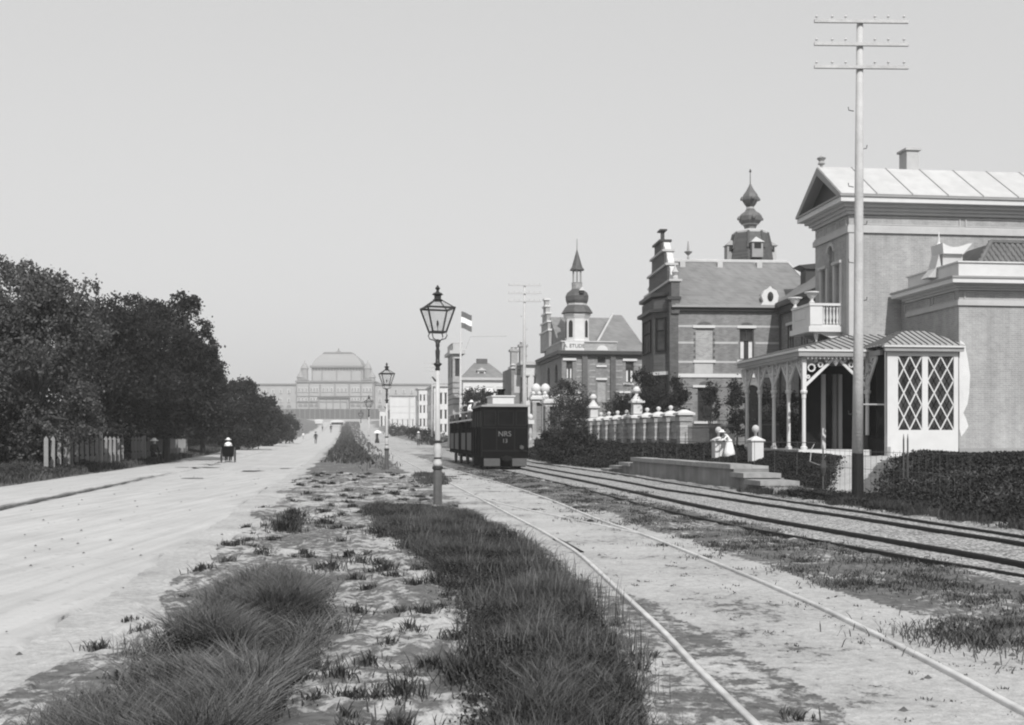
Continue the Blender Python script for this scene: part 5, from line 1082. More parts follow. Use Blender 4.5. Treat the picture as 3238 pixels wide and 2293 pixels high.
# ------------------------------------------------------------------ foliage makers
def pnoise(P, f):
    x, y, z_ = P[:, 0]*f, P[:, 1]*f, P[:, 2]*f
    return (np.sin(x*1.7+np.sin(y*2.3+1)+z_)+np.sin(y*1.9+np.sin(z_*2.1+2)+x*.7)+np.sin(z_*2.2+np.sin(x*1.5+3)+y*.6))/3
def leaves(C, n, size, aspect=.62):
    n = len(C); a = rng.normal(size=(n, 3)); a /= np.linalg.norm(a, axis=1)[:, None]; b = rng.normal(size=(n, 3)); b[:, 2] += .2; b -= a*(a*b).sum(1)[:, None]; b /= np.linalg.norm(b, axis=1)[:, None]
    s = size*rng.uniform(.55, 1.35, (n, 1)); V = np.stack([C-a*s*.5, C+b*s*aspect*.5, C+a*s*.5, C-b*s*aspect*.5], 1).reshape(-1, 3)
    return V, np.arange(4*n).reshape(n, 4)
def crown_pts(lobes, n, freq=1.1, gap=-.25, shell=.45):
    L_ = np.array(lobes, float); wv = (L_[:, 3]*L_[:, 4]*L_[:, 5])**.8; idx = rng.choice(len(L_), size=int(n*1.9), p=wv/wv.sum())
    d_ = rng.normal(size=(len(idx), 3)); d_ /= np.linalg.norm(d_, axis=1)[:, None]; r = rng.uniform(shell, 1, len(idx))**.6
    bump = 1+.16*pnoise(d_*3+L_[idx, :3], 1.7)+.1*rng.normal(size=len(idx))*.5
    P = L_[idx, :3]+d_*(r*bump)[:, None]*L_[idx, 3:6]
    k = pnoise(P, freq)+.6*pnoise(P, freq*2.7) > gap+rng.normal(size=len(P))*.12
    return P[k][:n]
def tree(name, label, cat, px, Y, circles, n, leaf, m, trunk_r=.16, depth=1.0, group=None, gap=-.12, freq=1.0, cut=None):
    x_, y_ = at(px, Y); zb = terr(x_, y_); T = thing(name, label, cat, (x_, y_, zb), 0, group)
    k = Y/F0; lob = []; extra = []
    for (cx, cy, r) in circles:
        for _ in range(4):
            a = random.uniform(-.6, 3.74); q = r*random.uniform(.28, .42); extra.append((cx+(r-q*.35)*math.cos(a), cy-(r-q*.35)*math.sin(a)*.95, q))
    for (cx, cy, r) in circles+extra:
        for dy_ in (-.35, .45):
            rr = r*k*random.uniform(.9, 1.0)
            lob.append(((cx-px)*k*(1+0), dy_*r*k*depth*1.3+random.uniform(-.3, .3), CAMZ+(HZ-cy)*k-zb, rr, rr*depth, rr))
    P = crown_pts(lob, n, freq, gap); P = P+rng.normal(size=P.shape)*leaf*.8*(np.random.rand(len(P), 1) < .3)*(1.5 if cat == 'shrub' else 1)
    
    if cut is not None: P = P[P[:, 2] > cut]
    V, Q = leaves(P, len(P), leaf); quick('crown', V, quads=Q, m=m, parent=T)
    mb = MB(); top = np.mean([l[2] for l in lob]); mb.tube([(0, 0, -.1), (random.uniform(-.1, .1), 0, top*.4), (random.uniform(-.3, .3), 0, top)], [trunk_r, trunk_r*.75, trunk_r*.4], 7)
    for l in lob[:2*len(circles):2]: mb.tube([(0, 0, top*.35), ((l[0])*.5, l[1]*.5, (top*.35+l[2])*.55), (l[0], l[1], l[2])], [trunk_r*.5, trunk_r*.35, trunk_r*.12], 5)
    mb.build('trunk', 'bark', T); return T
G = 'roadside trees behind the white picket fence'
tree('tree', 'tallest leafy tree filling the left edge, lighter foliage', 'tree', 70, 44, [(60,672,78),(150,672,62),(200,640,20),(10,740,90),(100,760,100),(175,745,62),(20,860,100),(110,870,90),(30,960,80),(90,640,40),(-60,700,120),(-80,850,140),(160,940,60),(60,980,50)], 76000, .145, 'leaf_lt', .25, group=G)
tree('tree', 'broad dark tree second from the left, joining the tallest one', 'tree', 235, 56, [(255,715,52),(215,770,70),(290,760,70),(230,850,80),(300,850,75),(200,930,55),(270,925,55),(295,690,28),(180,850,60),(230,960,50),(290,955,50)], 58000, .16, 'leaf_dk', .22, group=G, cut=1.35)
tree('tree', 'large dark round-headed tree right of the first two, overhanging the fence', 'tree', 372, 64, [(395,715,45),(425,690,22),(370,770,80),(430,790,48),(330,850,80),(410,860,82),(450,850,42),(360,930,60),(430,925,60),(330,705,38),(465,780,20),(445,740,28),(400,672,20),(432,676,15),(350,688,18),(290,672,14),(480,775,14),(492,822,14),(400,955,60),(340,960,55)], 70000, .165, 'leaf_dk', .24, group=G, cut=1.4)
tree('tree', 'dark tree with crown edge hanging toward the two-wheeled cart', 'tree', 455, 80, [(470,835,26),(465,880,42),(440,930,52),(485,925,40),(475,965,38),(478,805,12),(490,850,16),(450,965,40)], 26000, .2, 'leaf_dk', .2, group=G, cut=1.3)
tree('tree', 'smaller bushy tree just left of the palace wing', 'tree', 532, 100, [(530,895,38),(560,910,36),(505,900,30),(540,950,48),(500,960,40),(572,950,34),(585,890,12),(545,875,30),(520,880,24),(562,866,12),(520,975,34),(560,975,30)], 28000, .22, 'leaf_dk', .17, group=G)
tree('tree', 'bushy tree below the palace wing, second from the end of the row', 'tree', 597, 128, [(595,925,30),(612,950,30),(580,955,34),(625,960,22),(600,905,16),(595,975,26)], 12000, .3, 'leaf_dk', .15, group=G)
tree('tree', 'last and smallest bushy tree of the roadside row', 'tree', 640, 158, [(636,948,22),(652,958,17),(622,968,24),(648,974,15)], 6000, .32, 'leaf', .12, group=G)
# thicket behind the fence, leaf colour blackened for the shade under the crowns
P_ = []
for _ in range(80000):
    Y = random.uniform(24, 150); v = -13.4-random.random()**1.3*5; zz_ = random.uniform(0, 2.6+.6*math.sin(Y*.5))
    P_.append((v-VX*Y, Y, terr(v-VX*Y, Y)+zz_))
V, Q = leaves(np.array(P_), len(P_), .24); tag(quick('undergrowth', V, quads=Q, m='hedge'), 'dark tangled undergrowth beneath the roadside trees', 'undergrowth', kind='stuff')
mb = MB(); mb.pts([(-19-VX*20, 20, 0), (-19-VX*150, 150, .5), (-19-VX*150, 150, 3.2), (-19-VX*20, 20, 3.2)], [(0,1,2,3)])
# white picket fence, pickets one by one
for fi, (Ya_, Yb_, lab) in enumerate(((42, 58, 'whitewashed picket fence under the tallest trees at left'), (59, 80, 'farther whitewashed picket fence under the dark round-headed tree'))):
    v = -11.75; Fn = thing('picket_fence', lab, 'fence', (v-VX*Ya_, Ya_, 0), 0, 'white picket fences under the trees'); me = None
    n = int((Yb_-Ya_)/.95)
    for i in range(n):
        Y = Ya_+i*.95; X_ = v-VX*Y
        if me is None:
            mb = MB(); mb.prism([(-.08, 0, 0), (.08, 0, 0), (.08, 0, 1.2), (0, 0, 1.32), (-.08, 0, 1.2)], (0, .03, 0)); o = mb.build('picket', 'fence_wt', Fn); me = o.data
        else: o = bpy.data.objects.new('picket', me); COL.objects.link(o); o.parent = Fn
        if random.random() < .12: o.scale.z = .8
        o.location = (X_-(v-VX*Ya_), Y-Ya_, terr(X_, Y)+.1); o.rotation_euler = (random.uniform(-.03, .03), 0, R(12)+random.uniform(-.15, .15))
    for k in range(int((Yb_-Ya_)/6)):
        Y = Ya_+3+k*6; X_ = v-VX*Y; mb = MB(); mb.box(-.06, .06, -.06, .06, 0, 1.5); mb.lathe([(.1, 1.5), (.05, 1.6)], 0, 0, 6); o = mb.build('post', 'fence_wt', Fn); o.location = (X_-(v-VX*Ya_)+.1, Y-Ya_, terr(X_, Y))
    for zz_ in (.4, 1.05):
        mb = MB(); mb.beam((-.06, 0, zz_+.3), (-VX*(Yb_-Ya_)-.06, Yb_-Ya_, zz_+.3), .05, .07); mb.build('fence_rail', 'wood_dk', Fn)

# shrubs and climbers on the right
G = 'shrubs and young trees in the villa gardens'
def shrub(label, px, Y, circles, n, leaf=.14, m='leaf_dk', cat='shrub', gap=-.05): return tree('shrub', label, cat, px, Y, [(a, b, c*1.25) for a, b, c in circles]+[(a+random.uniform(-c, c)*.8, b+random.uniform(-c, c), c*.5) for a, b, c in circles], n, leaf, m, .06, 1.0, G, gap, 2.0)
shrub('big dark shrub between the gate pillars and the garden wall', 1285, 82, [(1262,880,22),(1285,900,34),(1300,945,34),(1265,940,34),(1290,985,34),(1320,990,24),(1245,985,22)], 15000)
shrub('low dark flowering shrub spreading beside the tramway behind the tram', 1265, 60, [(1225,1000,24),(1262,1008,30),(1300,1010,30),(1335,1018,24),(1280,985,24),(1355,1026,12)], 16000, .13)
shrub('pale-leaved shrub behind the first white-topped wall pier', 1385, 84, [(1372,915,18),(1390,905,20),(1405,920,15)], 3500, .14, 'leaf')
shrub('tall dark climber at the corner of the brick villa', 1462, 68, [(1440,850,18),(1455,875,26),(1470,905,26),(1442,895,22),(1448,925,24),(1478,935,22)], 9000)
shrub('slim dark climbing tree against the brick villa, left of its ground-floor window', 1517, 66, [(1515,860,12),(1518,885,17),(1512,910,18),(1520,935,15)], 4500)
shrub('slender young tree in front of the ground-floor window', 1590, 64, [(1595,868,11),(1588,885,14),(1592,905,16),(1580,925,12),(1600,930,9)], 2600, .12, gap=.0)
shrub('dark climbing plant left of the arched villa door', 1650, 67, [(1648,865,12),(1652,895,15),(1647,925,15),(1655,955,18),(1640,900,8)], 4500)
shrub('climbing plant seen between the veranda posts', 1720, 60, [(1715,880,14),(1722,915,18),(1735,950,22),(1712,960,20),(1752,930,14)], 5000)
shrub('dark shrub behind the veranda corner post', 1775, 56, [(1770,900,18),(1765,950,22),(1785,970,20),(1750,985,22)], 5000)
shrub('small shrub at the foot of the distant pale houses', 945, 150, [(925,972,12),(940,975,14),(965,980,14),(990,985,12)], 3000, .25)
shrub('low bushes near the kiosk by the palace', 895, 250, [(880,966,10),(900,968,10),(925,970,10)], 2500, .4, 'leaf')
shrub('roof-high garden trees behind the tram roof', 1070, 100, [(1050,890,14),(1075,888,15),(1100,895,14),(1062,905,14),(1090,910,14)], 4000, .2)

# ------------------------------------------------------------------ grass
def in_poly(x, y, P):
    c = np.zeros(len(x), bool); n = len(P)
    for i in range(n):
        (x0, y0), (x1, y1) = P[i], P[(i+1) % n]
        t = ((y0 > y) != (y1 > y)) & (x < (x1-x0)*(y-y0)/(y1-y0+1e-12)+x0); c ^= t
    return c
def grass(name, label, poly, n, h, wd, m='grass', lean=.35, edge=.4, kind='stuff', pix=True, clump=1.5, thin=-.5, weeds=0):
    P = [gp(*p) for p in poly] if pix else poly; P = np.array(P); lo, hi = P.min(0), P.max(0)
    X_ = rng.uniform(lo[0], hi[0], n*6); Y_ = rng.uniform(lo[1], hi[1], n*6)
    jx, jy = X_+rng.normal(0, edge*.25, len(X_)), Y_+rng.normal(0, edge*.5, len(X_))
    k = in_poly(jx, jy, P); X_, Y_ = X_[k], Y_[k]
    cl = pnoise(np.stack([X_, Y_, X_*0], 1), clump)+.5*pnoise(np.stack([X_, Y_, X_*0], 1), clump*3.1); k = cl > thin; X_, Y_, cl = X_[k][:n], Y_[k][:n], cl[k][:n]; n = len(X_)
    Z_ = np.array([terr_fine(a, b) for a, b in zip(X_, Y_)])-.01
    c3 = pnoise(np.stack([X_, Y_, X_*0+5], 1), 5.0); hh = h*rng.uniform(.2, 1.0, n)**.8*np.clip(1+.45*cl+.45*c3, .25, 1.9); a = rng.uniform(0, 2*np.pi, n); ln = hh*lean*rng.uniform(.1, 2.1, n)
    base = np.stack([X_, Y_, Z_], 1); dr = np.stack([np.cos(a), np.sin(a), a*0], 1); dr[:, 0] += .12; sd = np.stack([-np.sin(a*1.7), np.cos(a*1.7), a*0], 1)
    w_ = wd*rng.uniform(.6, 1.4, (n, 1))*(1+Y_[:, None]/22); up = np.array([0, 0, 1.0])
    mid = base+dr*ln[:, None]*.35+up*(hh*.55)[:, None]; tip = base+dr*ln[:, None]+up*hh[:, None]*.96
    V = np.stack([base-sd*w_*.5, base+sd*w_*.5, mid+sd*w_*.4, mid-sd*w_*.4, tip], 1).reshape(-1, 3); b5 = np.arange(n)*5
    Q = np.stack([b5, b5+1, b5+2, b5+3], 1); T_ = np.stack([b5+3, b5+2, b5+4], 1)
    o = quick(name, V, quads=Q, tris=T_, m=m); tag(o, label, 'grass', kind=kind); return o
grass('long_grass', 'tall grey-green grass clump in the left foreground between road and sand', [(560,1318),(640,1300),(690,1335),(665,1400),(670,1450),(610,1500),(560,1560),(530,1620),(480,1760),(330,1760),(300,1660),(330,1600),(370,1520),(415,1450),(475,1400),(515,1350)], 60000, .25, .0058, lean=.75, m='grass_lt', clump=2.4, thin=-.28)
grass('sparse_grass', 'thin grass fringe spreading onto the road at lower left', [(250,1500),(300,1450),(280,1700),(100,1760),(120,1650),(180,1600)], 5000, .16, .004, lean=.7, thin=-.1, m='grass_lt')
grass('long_grass', 'long belt of dark weeds and grass beside the pale rail, centre foreground', [(810,1144),(870,1142),(985,1148),(1055,1165),(1135,1205),(1215,1275),(1280,1345),(1340,1410),(1385,1480),(1410,1540),(1425,1640),(1455,1780),(1120,1780),(1105,1600),(1080,1500),(1090,1420),(1070,1350),(1010,1300),(960,1250),(900,1215),(860,1180),(850,1150)], 120000, .175, .0055, 'grass', lean=.55, clump=2.6, thin=-.3)
grass('tall_stalks', 'pale seed stalks standing among the centre weeds', [(900,1155),(980,1155),(1120,1210),(1340,1345),(1450,1480),(1500,1640),(1500,1760),(1100,1760),(1100,1500),(1090,1400),(1000,1280),(900,1200)], 7000, .28, .004, 'grass_lt', lean=.2)
grass('island_grass', 'dark grass island around the second lamp post', [(772,988),(800,985),(860,1020),(905,1046),(885,1052),(815,1060),(790,1045),(775,1018)], 30000, .28, .012, 'grass_dk', lean=.4)
grass('island_grass', 'small grass patch right behind the nearest lamp post', [(930,1062),(985,1060),(1005,1085),(960,1092),(935,1080)], 4000, .12, .008, 'grass_dk', lean=.5)
WEED_BANK = True
# scattered tufts in the sandy strip and among the rails
def tufts(label, spots, h, wd, m, r, per):
    X_ = []; 
    for (sx, sy, s_) in spots:
        for _ in range(int(per*s_*s_)):
            a, q = random.uniform(0, 6.28), abs(random.gauss(0, r*s_)); X_.append((sx+q*math.cos(a), sy+q*math.sin(a), s_))
    A = np.array(X_); n = len(A); Z_ = np.array([terr_fine(a, b) for a, b, _ in X_])-.01
    a = rng.uniform(0, 6.28, n); hh = h*A[:, 2]*rng.uniform(.3, 1.1, n); base = np.stack([A[:, 0], A[:, 1], Z_], 1)
    dr = np.stack([np.cos(a), np.sin(a), a*0], 1); sd = np.stack([-np.sin(a), np.cos(a), a*0], 1); w_ = wd*(1+A[:, 1:2]/20)
    ln = hh*rng.uniform(.3, 1.3, n); tip = base+dr*ln[:, None]+np.array([0, 0, 1.])*hh[:, None]
    mid = (base+tip)/2+np.array([0, 0, 1.])*(hh*.15)[:, None]
    V = np.stack([base-sd*w_*.5, base+sd*w_*.5, mid+sd*w_*.6, mid-sd*w_*.6, tip], 1).reshape(-1, 3); b5 = np.arange(n)*5
    o = quick('tufts', V, quads=np.stack([b5, b5+1, b5+2, b5+3], 1), tris=np.stack([b5+3, b5+2, b5+4], 1), m=m); tag(o, label, 'weeds', kind='stuff')
sp = []
for (px, py, s_) in ((648,1175,1.9),(640,1190,1.7),(655,1160,1.4),(720,1175,1.),(725,1150,.9),(700,1418,1.4),(720,1395,.8),(855,1200,1.5),(870,1180,1.3),(780,1243,.9),(810,1262,.9),(862,1280,1.),(745,1275,1.),(985,1310,1.2),(880,1110,1.2),(790,1135,.8),(690,1245,.8),(820,1318,.7),(800,1365,.8),(975,1370,.6),(700,1480,.9),(820,1490,.8),(870,1450,.6),(1040,1520,1.5),(1070,1480,1.3),(560,1560,1.),(570,1590,.8),(805,1560,.7),(900,1560,1.),(680,1530,.6),(770,1520,.7),(840,1565,.6)): sp.append((*gp(px, py), s_))
for _ in range(300):
    Y = 5*9**random.random(); v = random.uniform(-1.8, 2.4); sp.append((v-VX*Y, Y, random.uniform(.35, .9)))
tufts('scattered dark weed tufts on the sandy strip between road and rails', sp, .12, .006, 'grass_dk', .1, 130)
sp = []
for _ in range(420):
    Y = 6.5*8**random.random(); v = random.uniform(5.0, 7.0)+(random.random() < .15)*random.uniform(-1.5, 0); sp.append((v-VX*Y, Y, random.uniform(.5, 1.2)))
for (px, py, s_) in ((2165,1435,2.0),(2130,1425,1.4),(2190,1445,1.8),(2100,1412,1.2),(2110,1400,1.),(2240,1440,1.4),(2250,1410,1.2),(1910,1310,1.5),(2040,1290,1.2),(1625,1235,1.),(1430,1105,1.5),(1690,1215,1.2)): sp.append((*gp(px, py), s_))
tufts('low weeds growing between the pale rails and the gravel bed', sp, .055, .005, 'grass', .2, 120)
sp = []
for _ in range(260):
    Y = 5.5*8**random.random(); v = random.uniform(2.9, 4.9); sp.append((v-VX*Y, Y, random.uniform(.3, .6)))
tufts('tiny sparse weeds between the two pale rails', sp, .05, .005, 'grass_dk', .09, 60)
V_ = []; F_ = []
for _ in range(420):
    Y = 4.5*12**random.random(); v = random.uniform(-9.5, 6.5); X_ = v-VX*Y; r = random.uniform(.008, .028); z0 = terr_fine(X_, Y)+(.045 if v < -2.5 else .0); k = len(V_)
    V_ += [(X_-r, Y, z0), (X_, Y-r, z0), (X_+r*1.2, Y, z0), (X_, Y+r, z0), (X_+r*.2, Y, z0+r*.9)]; F_ += [(k, k+1, k+4), (k+1, k+2, k+4), (k+2, k+3, k+4), (k+3, k, k+4)]
tag(quick('pebbles', V_, tris=F_, m='damp'), 'small dark pebbles and droppings strewn on road and sand', 'pebbles', kind='stuff')
# right bank: dense dark growth
def bank(label, polyw, n, h, leaf, m='leaf_dk'):
    P = np.array(polyw); lo, hi = P.min(0), P.max(0); X_ = rng.uniform(lo[0], hi[0], n*4); Y_ = rng.uniform(lo[1], hi[1], n*4); k = in_poly(X_+rng.normal(0, .12, n*4), Y_+rng.normal(0, .3, n*4), P); X_, Y_ = X_[k][:n], Y_[k][:n]
    hv = h*(.65+.35*pnoise(np.stack([X_, Y_, X_*0], 1), .9)); Z_ = np.array([terr(a, b) for a, b in zip(X_, Y_)])+hv*rng.uniform(0, 1, len(X_))**.6
    V, Q = leaves(np.stack([X_, Y_, Z_], 1), len(X_), leaf); tag(quick('bank_growth', V, quads=Q, m=m), label, 'hedge', kind='stuff')
pw = lambda v, Y: (v-VX*Y, Y)
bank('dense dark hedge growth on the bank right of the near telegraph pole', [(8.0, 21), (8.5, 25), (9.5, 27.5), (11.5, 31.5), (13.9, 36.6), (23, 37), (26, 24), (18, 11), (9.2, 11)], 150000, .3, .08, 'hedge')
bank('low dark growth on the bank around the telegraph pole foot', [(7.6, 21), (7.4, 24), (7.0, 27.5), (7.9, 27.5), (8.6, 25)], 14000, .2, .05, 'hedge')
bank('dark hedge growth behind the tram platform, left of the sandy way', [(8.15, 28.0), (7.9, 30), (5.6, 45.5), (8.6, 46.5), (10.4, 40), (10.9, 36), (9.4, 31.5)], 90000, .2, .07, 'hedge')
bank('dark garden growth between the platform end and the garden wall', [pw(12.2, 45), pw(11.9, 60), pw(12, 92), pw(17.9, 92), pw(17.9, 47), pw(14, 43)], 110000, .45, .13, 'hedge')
grass('bank_grass', 'coarse grass at the foot of the right bank', [pw(10.9, 12), pw(10.9, 30), pw(12.2, 30), pw(12.5, 12)], 26000, .18, .007, 'grass_dk', pix=False, thin=-.3)
grass('roadside_weeds', 'weeds along the left road edge below the trees', [pw(-10.4, 20), pw(-10.8, 50), pw(-10.9, 110), pw(-13.2, 110), pw(-13.2, 20)], 60000, .28, .01, 'grass', pix=False, thin=-.5)
grass('strip_grass', 'grass on the far part of the strip between road and tramway', [pw(-1.3, 62), pw(1.6, 58), pw(1.6, 400), pw(-1.3, 400)], 30000, .35, .03, 'grass_dk', pix=False)
bank('dark low bush masses along the verge near the white picket fences', [pw(-11.0, 36), pw(-11.1, 48), pw(-12.2, 48), pw(-12.2, 36)], 9000, .4, .09, 'leaf')
bank('dark low bushes along the verge beyond the picket fences', [pw(-11.2, 58), pw(-11.2, 100), pw(-12.6, 100), pw(-12.6, 58)], 16000, .2, .12, 'leaf_dk')

bp_ = [gp(*p) for p in [(830,1146),(980,1150),(1120,1208),(1205,1275),(1270,1345),(1335,1410),(1380,1480),(1430,1640),(1120,1760),(1095,1500),(1080,1400),(1000,1290),(930,1230),(870,1180)]]
bank('broad-leaved weeds among the long grass of the centre belt', bp_, 110000, .2, .024, 'leaf_wd')
bank('broad-leaved weeds in the left foreground grass clump', [gp(*p) for p in [(560,1330),(660,1310),(680,1450),(580,1570),(540,1720),(380,1700),(330,1560),(430,1430)]], 52000, .22, .019, 'leaf_wd')
# ------------------------------------------------------------------ garden walls, gates, railings
# brick wall with piers along the garden
vW = 18.3
Fw = thing('garden_wall', 'brick garden wall with white-capped piers and ball tops before the villas', 'wall', (vW-VX*58, 58, .7), ang); Fw['_b'] = 0
bz = .7; ztop = 2.83-bz
n = 9; Lw = 21.5
pier = None
for i in range(n+1):
    y = Lw*i/n
    mb = MB(); mb.box(-.32, .32, -.32, .32, -.2, ztop-.45); mb.box(-.38, .38, -.38, .38, ztop-.45, ztop-.12); p_ = mb.build('pier', 'brick_lt', Fw); p_.location = (0, y, 0)
    for zz_ in (.75, 1.35): mb = MB(); mb.box(-.34, .34, -.34, .34, zz_, zz_+.12); q = mb.build('stone_block', 'trim', p_)
    mb = MB(); mb.box(-.48, .48, -.48, .48, ztop-.12, ztop); mb.pts([(-.46,-.46,ztop),(.46,-.46,ztop),(.46,.46,ztop),(-.46,.46,ztop),(-.1,-.1,ztop+.18),(.1,-.1,ztop+.18),(.1,.1,ztop+.18),(-.1,.1,ztop+.18)], [(0,1,5,4),(1,2,6,5),(2,3,7,6),(3,0,4,7),(4,5,6,7)]); mb.build('cap', 'white', p_)
    if i in (4, 9):
        s_ = 1.0; mb = MB(); mb.box(-.28, .28, -.28, .28, ztop+.15, ztop+.85); mb.box(-.42, .42, -.42, .42, ztop+.85, ztop+.98); mb.lathe([(.4, ztop+.98), (.16, ztop+1.3), (.12, ztop+1.42), (.25, ztop+1.58), (.24, ztop+1.72), (.1, ztop+1.88)], 0, 0, 10); mb.build('obelisk', 'white', p_)
    elif i > 0:
        mb = MB(); mb.lathe([(.05, ztop+.17), (.07, ztop+.24), (.14, ztop+.33), (.13, ztop+.42), (.04, ztop+.48)], 0, 0, 10); mb.build('ball', 'white', p_, True)
    if i < n:
        mb = MB(); mb.box(-.1, .1, y+.33, y+Lw/n-.33, -.2, .72); mb.build('panel', 'brick_dk', Fw)
        mb = MB(); mb.box(-.16, .16, y+.33, y+Lw/n-.33, ztop-.42, ztop-.15); mb.build('coping', 'trim', Fw)
        mb = MB(); mb.box(-.07, .07, y+.33, y+Lw/n-.33, 1.1, ztop-.45); mb.build('panel', 'brick_lt', Fw)
        for k in range(4): u = y+.33+(Lw/n-.66)*(k+.5)/4; mb = MB(); mb.box(-.05, .05, u-.05, u+.05, .72, 1.1); mb.build('wall_baluster', 'trim', Fw)
# twin gate pillars by the tram
for (px, Y, h, lab) in ((1235, 85, 4.35, 'nearer brick gate pillar with white ball-fringed cap, right of the tram'), (1205, 92, 4.9, 'farther brick gate pillar carrying the big white twin balls')):
    x_, y_ = at(px, Y); zb = terr(x_, y_); Gt = thing('gate_pillar', lab, 'gate pillar', (x_, y_, zb), ang, 'brick gate pillars beside the tram'); h -= zb-.3
    for (dx, dy) in ((-.42, -.42), (.42, -.42), (-.42, .42), (.42, .42)):
        mb = MB(); mb.box(dx-.17, dx+.17, dy-.17, dy+.17, .9, h-.7); mb.build('shaft', 'brick_lt', Gt)
    mb = MB(); mb.box(-.3, .3, -.3, .3, .85, h-.7); mb.build('core', 'brick', Gt)
    mb = MB(); mb.box(-.68, .68, -.68, .68, -.1, .9); mb.build('pedestal', 'brick_lt', Gt)
    mb = MB(); mb.box(-.62, .62, -.62, .62, h-.7, h-.45); mb.box(-.78, .78, -.78, .78, h-.45, h-.25); mb.box(-.66, .66, -.66, .66, h-.25, h-.1); mb.build('cap', 'white', Gt)
    for (dx, dy) in ((-.5, -.5), (.5, -.5), (-.5, .5), (.5, .5), (0, -.55)): mb = MB(); mb.lathe([(.05, h-.1), (.16, h), (.17, h+.12), (.06, h+.25)], dx, dy, 8); mb.build('ball', 'white', Gt, True)
    if px == 1205:
        for dx in (-.42, .38): mb = MB(); mb.lathe([(.1, h), (.22, h+.12), (.4, h+.35), (.42, h+.6), (.25, h+.85), (.05, h+.95)], dx+.25, 0, 12); mb.build('large_ball', 'white', Gt, True)
x_, y_ = at(1190, 80); Gl = thing('low_wall', 'low brick wall with pale balusters running from the tram to the gate pillars', 'wall', (x_, y_, terr(x_, y_)), ang)
mb = MB(); mb.box(-.2, .2, 0, 14, -.1, .8); mb.build('wall_base', 'brick_lt', Gl)
for k in range(16): mb = MB(); mb.lathe([(.12, .8), (.08, 1.0), (.14, 1.3), (.08, 1.8), (.12, 2.0)], 0, .4+k*.88, 8); mb.build('baluster', 'trim', Gl)
mb = MB(); mb.box(-.22, .22, 0, 14, 2.0, 2.3); mb.build('coping', 'white', Gl)
for k in range(9): mb = MB(); mb.lathe([(.05, 2.3), (.2, 2.4), (.2, 2.6), (.05, 2.75)], 0, .3+k*1.6, 8); mb.build('ball', 'white', Gl, True)
# iron picket railing between wall and villa 1
def railing(label, P0_, P1_, zb, h, sp_, r, m='iron', rails=(.15, .9), posts_=0):
    a, b_ = Vector((*P0_, zb)), Vector((*P1_, zb)); L_ = (b_-a).length; Fn = thing('iron_railing', label, 'railing', tuple(a), math.atan2(b_.y-a.y, b_.x-a.x)); me = None; n = int(L_/sp_)
    for i in range(n+1):
        if me is None: mb = MB(); mb.tube([(0, 0, -.15), (0, 0, h)], r, 4); o = mb.build('bar', m, Fn); me = o.data
        else: o = bpy.data.objects.new('bar', me); COL.objects.link(o); o.parent = Fn
        o.location = (i*sp_, 0, 0); 
    for q in rails: mb = MB(); mb.tube([(0, 0, h*q), (L_, 0, h*q)], r*1.4, 5); mb.build('crossbar', m, Fn)
    return Fn
railing('dark iron picket railing between the garden wall and the white gate piers', pw(18.3, 57.3), pw(18.3, 50.5), .8, 1.35, .16, .018)
railing('dark iron picket railing behind the far veranda posts', pw(18.6, 49.5), pw(18.6, 46.0), .85, 1.35, .16, .018)
railing('thin wire fence running along the bank in front of the veranda', pw(12.9, 28.8), pw(12.6, 21.5), .25, .95, .3, .004, 'iron_grey', (.5, .95))
railing('thin wire fence along the platform back edge', pw(12.75, 46), pw(12.7, 29), .6, .8, 1.6, .008, 'iron_grey', (.95,))
mb = MB()
for (px, lab) in ((1843, 0), (2028, 1)):
    x_, y_ = at(px, 27.5 if not lab else 26); Fn = thing('fence_post', ('thin iron fence post left of the near telegraph pole' if not lab else 'double iron fence post in front of the lattice bay'), 'post', (x_, y_, terr(x_, y_)))
    for s_ in ((0,) if not lab else (-.05, .05)): mb = MB(); mb.tube([(s_, 0, -.1), (s_, 0, 1.15), (s_, 0, 1.3)], [.02, .02, .004], 6); mb.build('rod', 'iron_grey', Fn)
    mb = MB(); mb.lathe([(.03, .5), (.08, .7), (.05, .9)], 0, 0, 8); 
    if not lab: mb.build('finial', 'iron', Fn)
# loose bent wire on the bank
o = MB().tube([(*pw(13.2, 29.5), 1.0), (*pw(13.4, 30.3), .72), (*pw(13.6, 31.4), .8), (*pw(13.9, 32.0), 1.15), (*pw(14.2, 32.5), 1.3)], .01, 5).build('wire', 'pole'); tag(o, 'loose pale bent wire arching over the dark bank growth', 'wire')
# white gate piers in the garden
for (px, Y, lab, ball) in ((1609, 42.5, 'white garden gate pier with pale urn, left of the veranda', 0), (1692, 38, 'white garden gate pier with pointed cap and round bush, before the veranda posts', 1)):
    x_, y_ = at(px, Y); zb = terr(x_, y_); Gp_ = thing('gate_pier', lab, 'gate pier', (x_, y_, zb), ang, 'white garden gate piers'); h = 1.5-(988-HZ)*Y/F0-zb; 
    mb = MB(); mb.box(-.21, .21, -.21, .21, -.15, h); mb.build('shaft', 'white', Gp_)
    mb = MB(); mb.box(-.26, .26, -.26, .26, h, h+.05); mb.pts([(-.24,-.24,h+.05),(.24,-.24,h+.05),(.24,.24,h+.05),(-.24,.24,h+.05),(0,0,h+.2)], [(0,1,4),(1,2,4),(2,3,4),(3,0,4)]); mb.build('cap', 'white', Gp_)
    mb = MB(); mb.lathe([(.05, h+.18), (.05, h+.3), (.11, h+.34), (.14, h+.44), (.11, h+.52), (.04, h+.57)], 0, 0, 10); mb.build('urn', 'trim', Gp_, True)

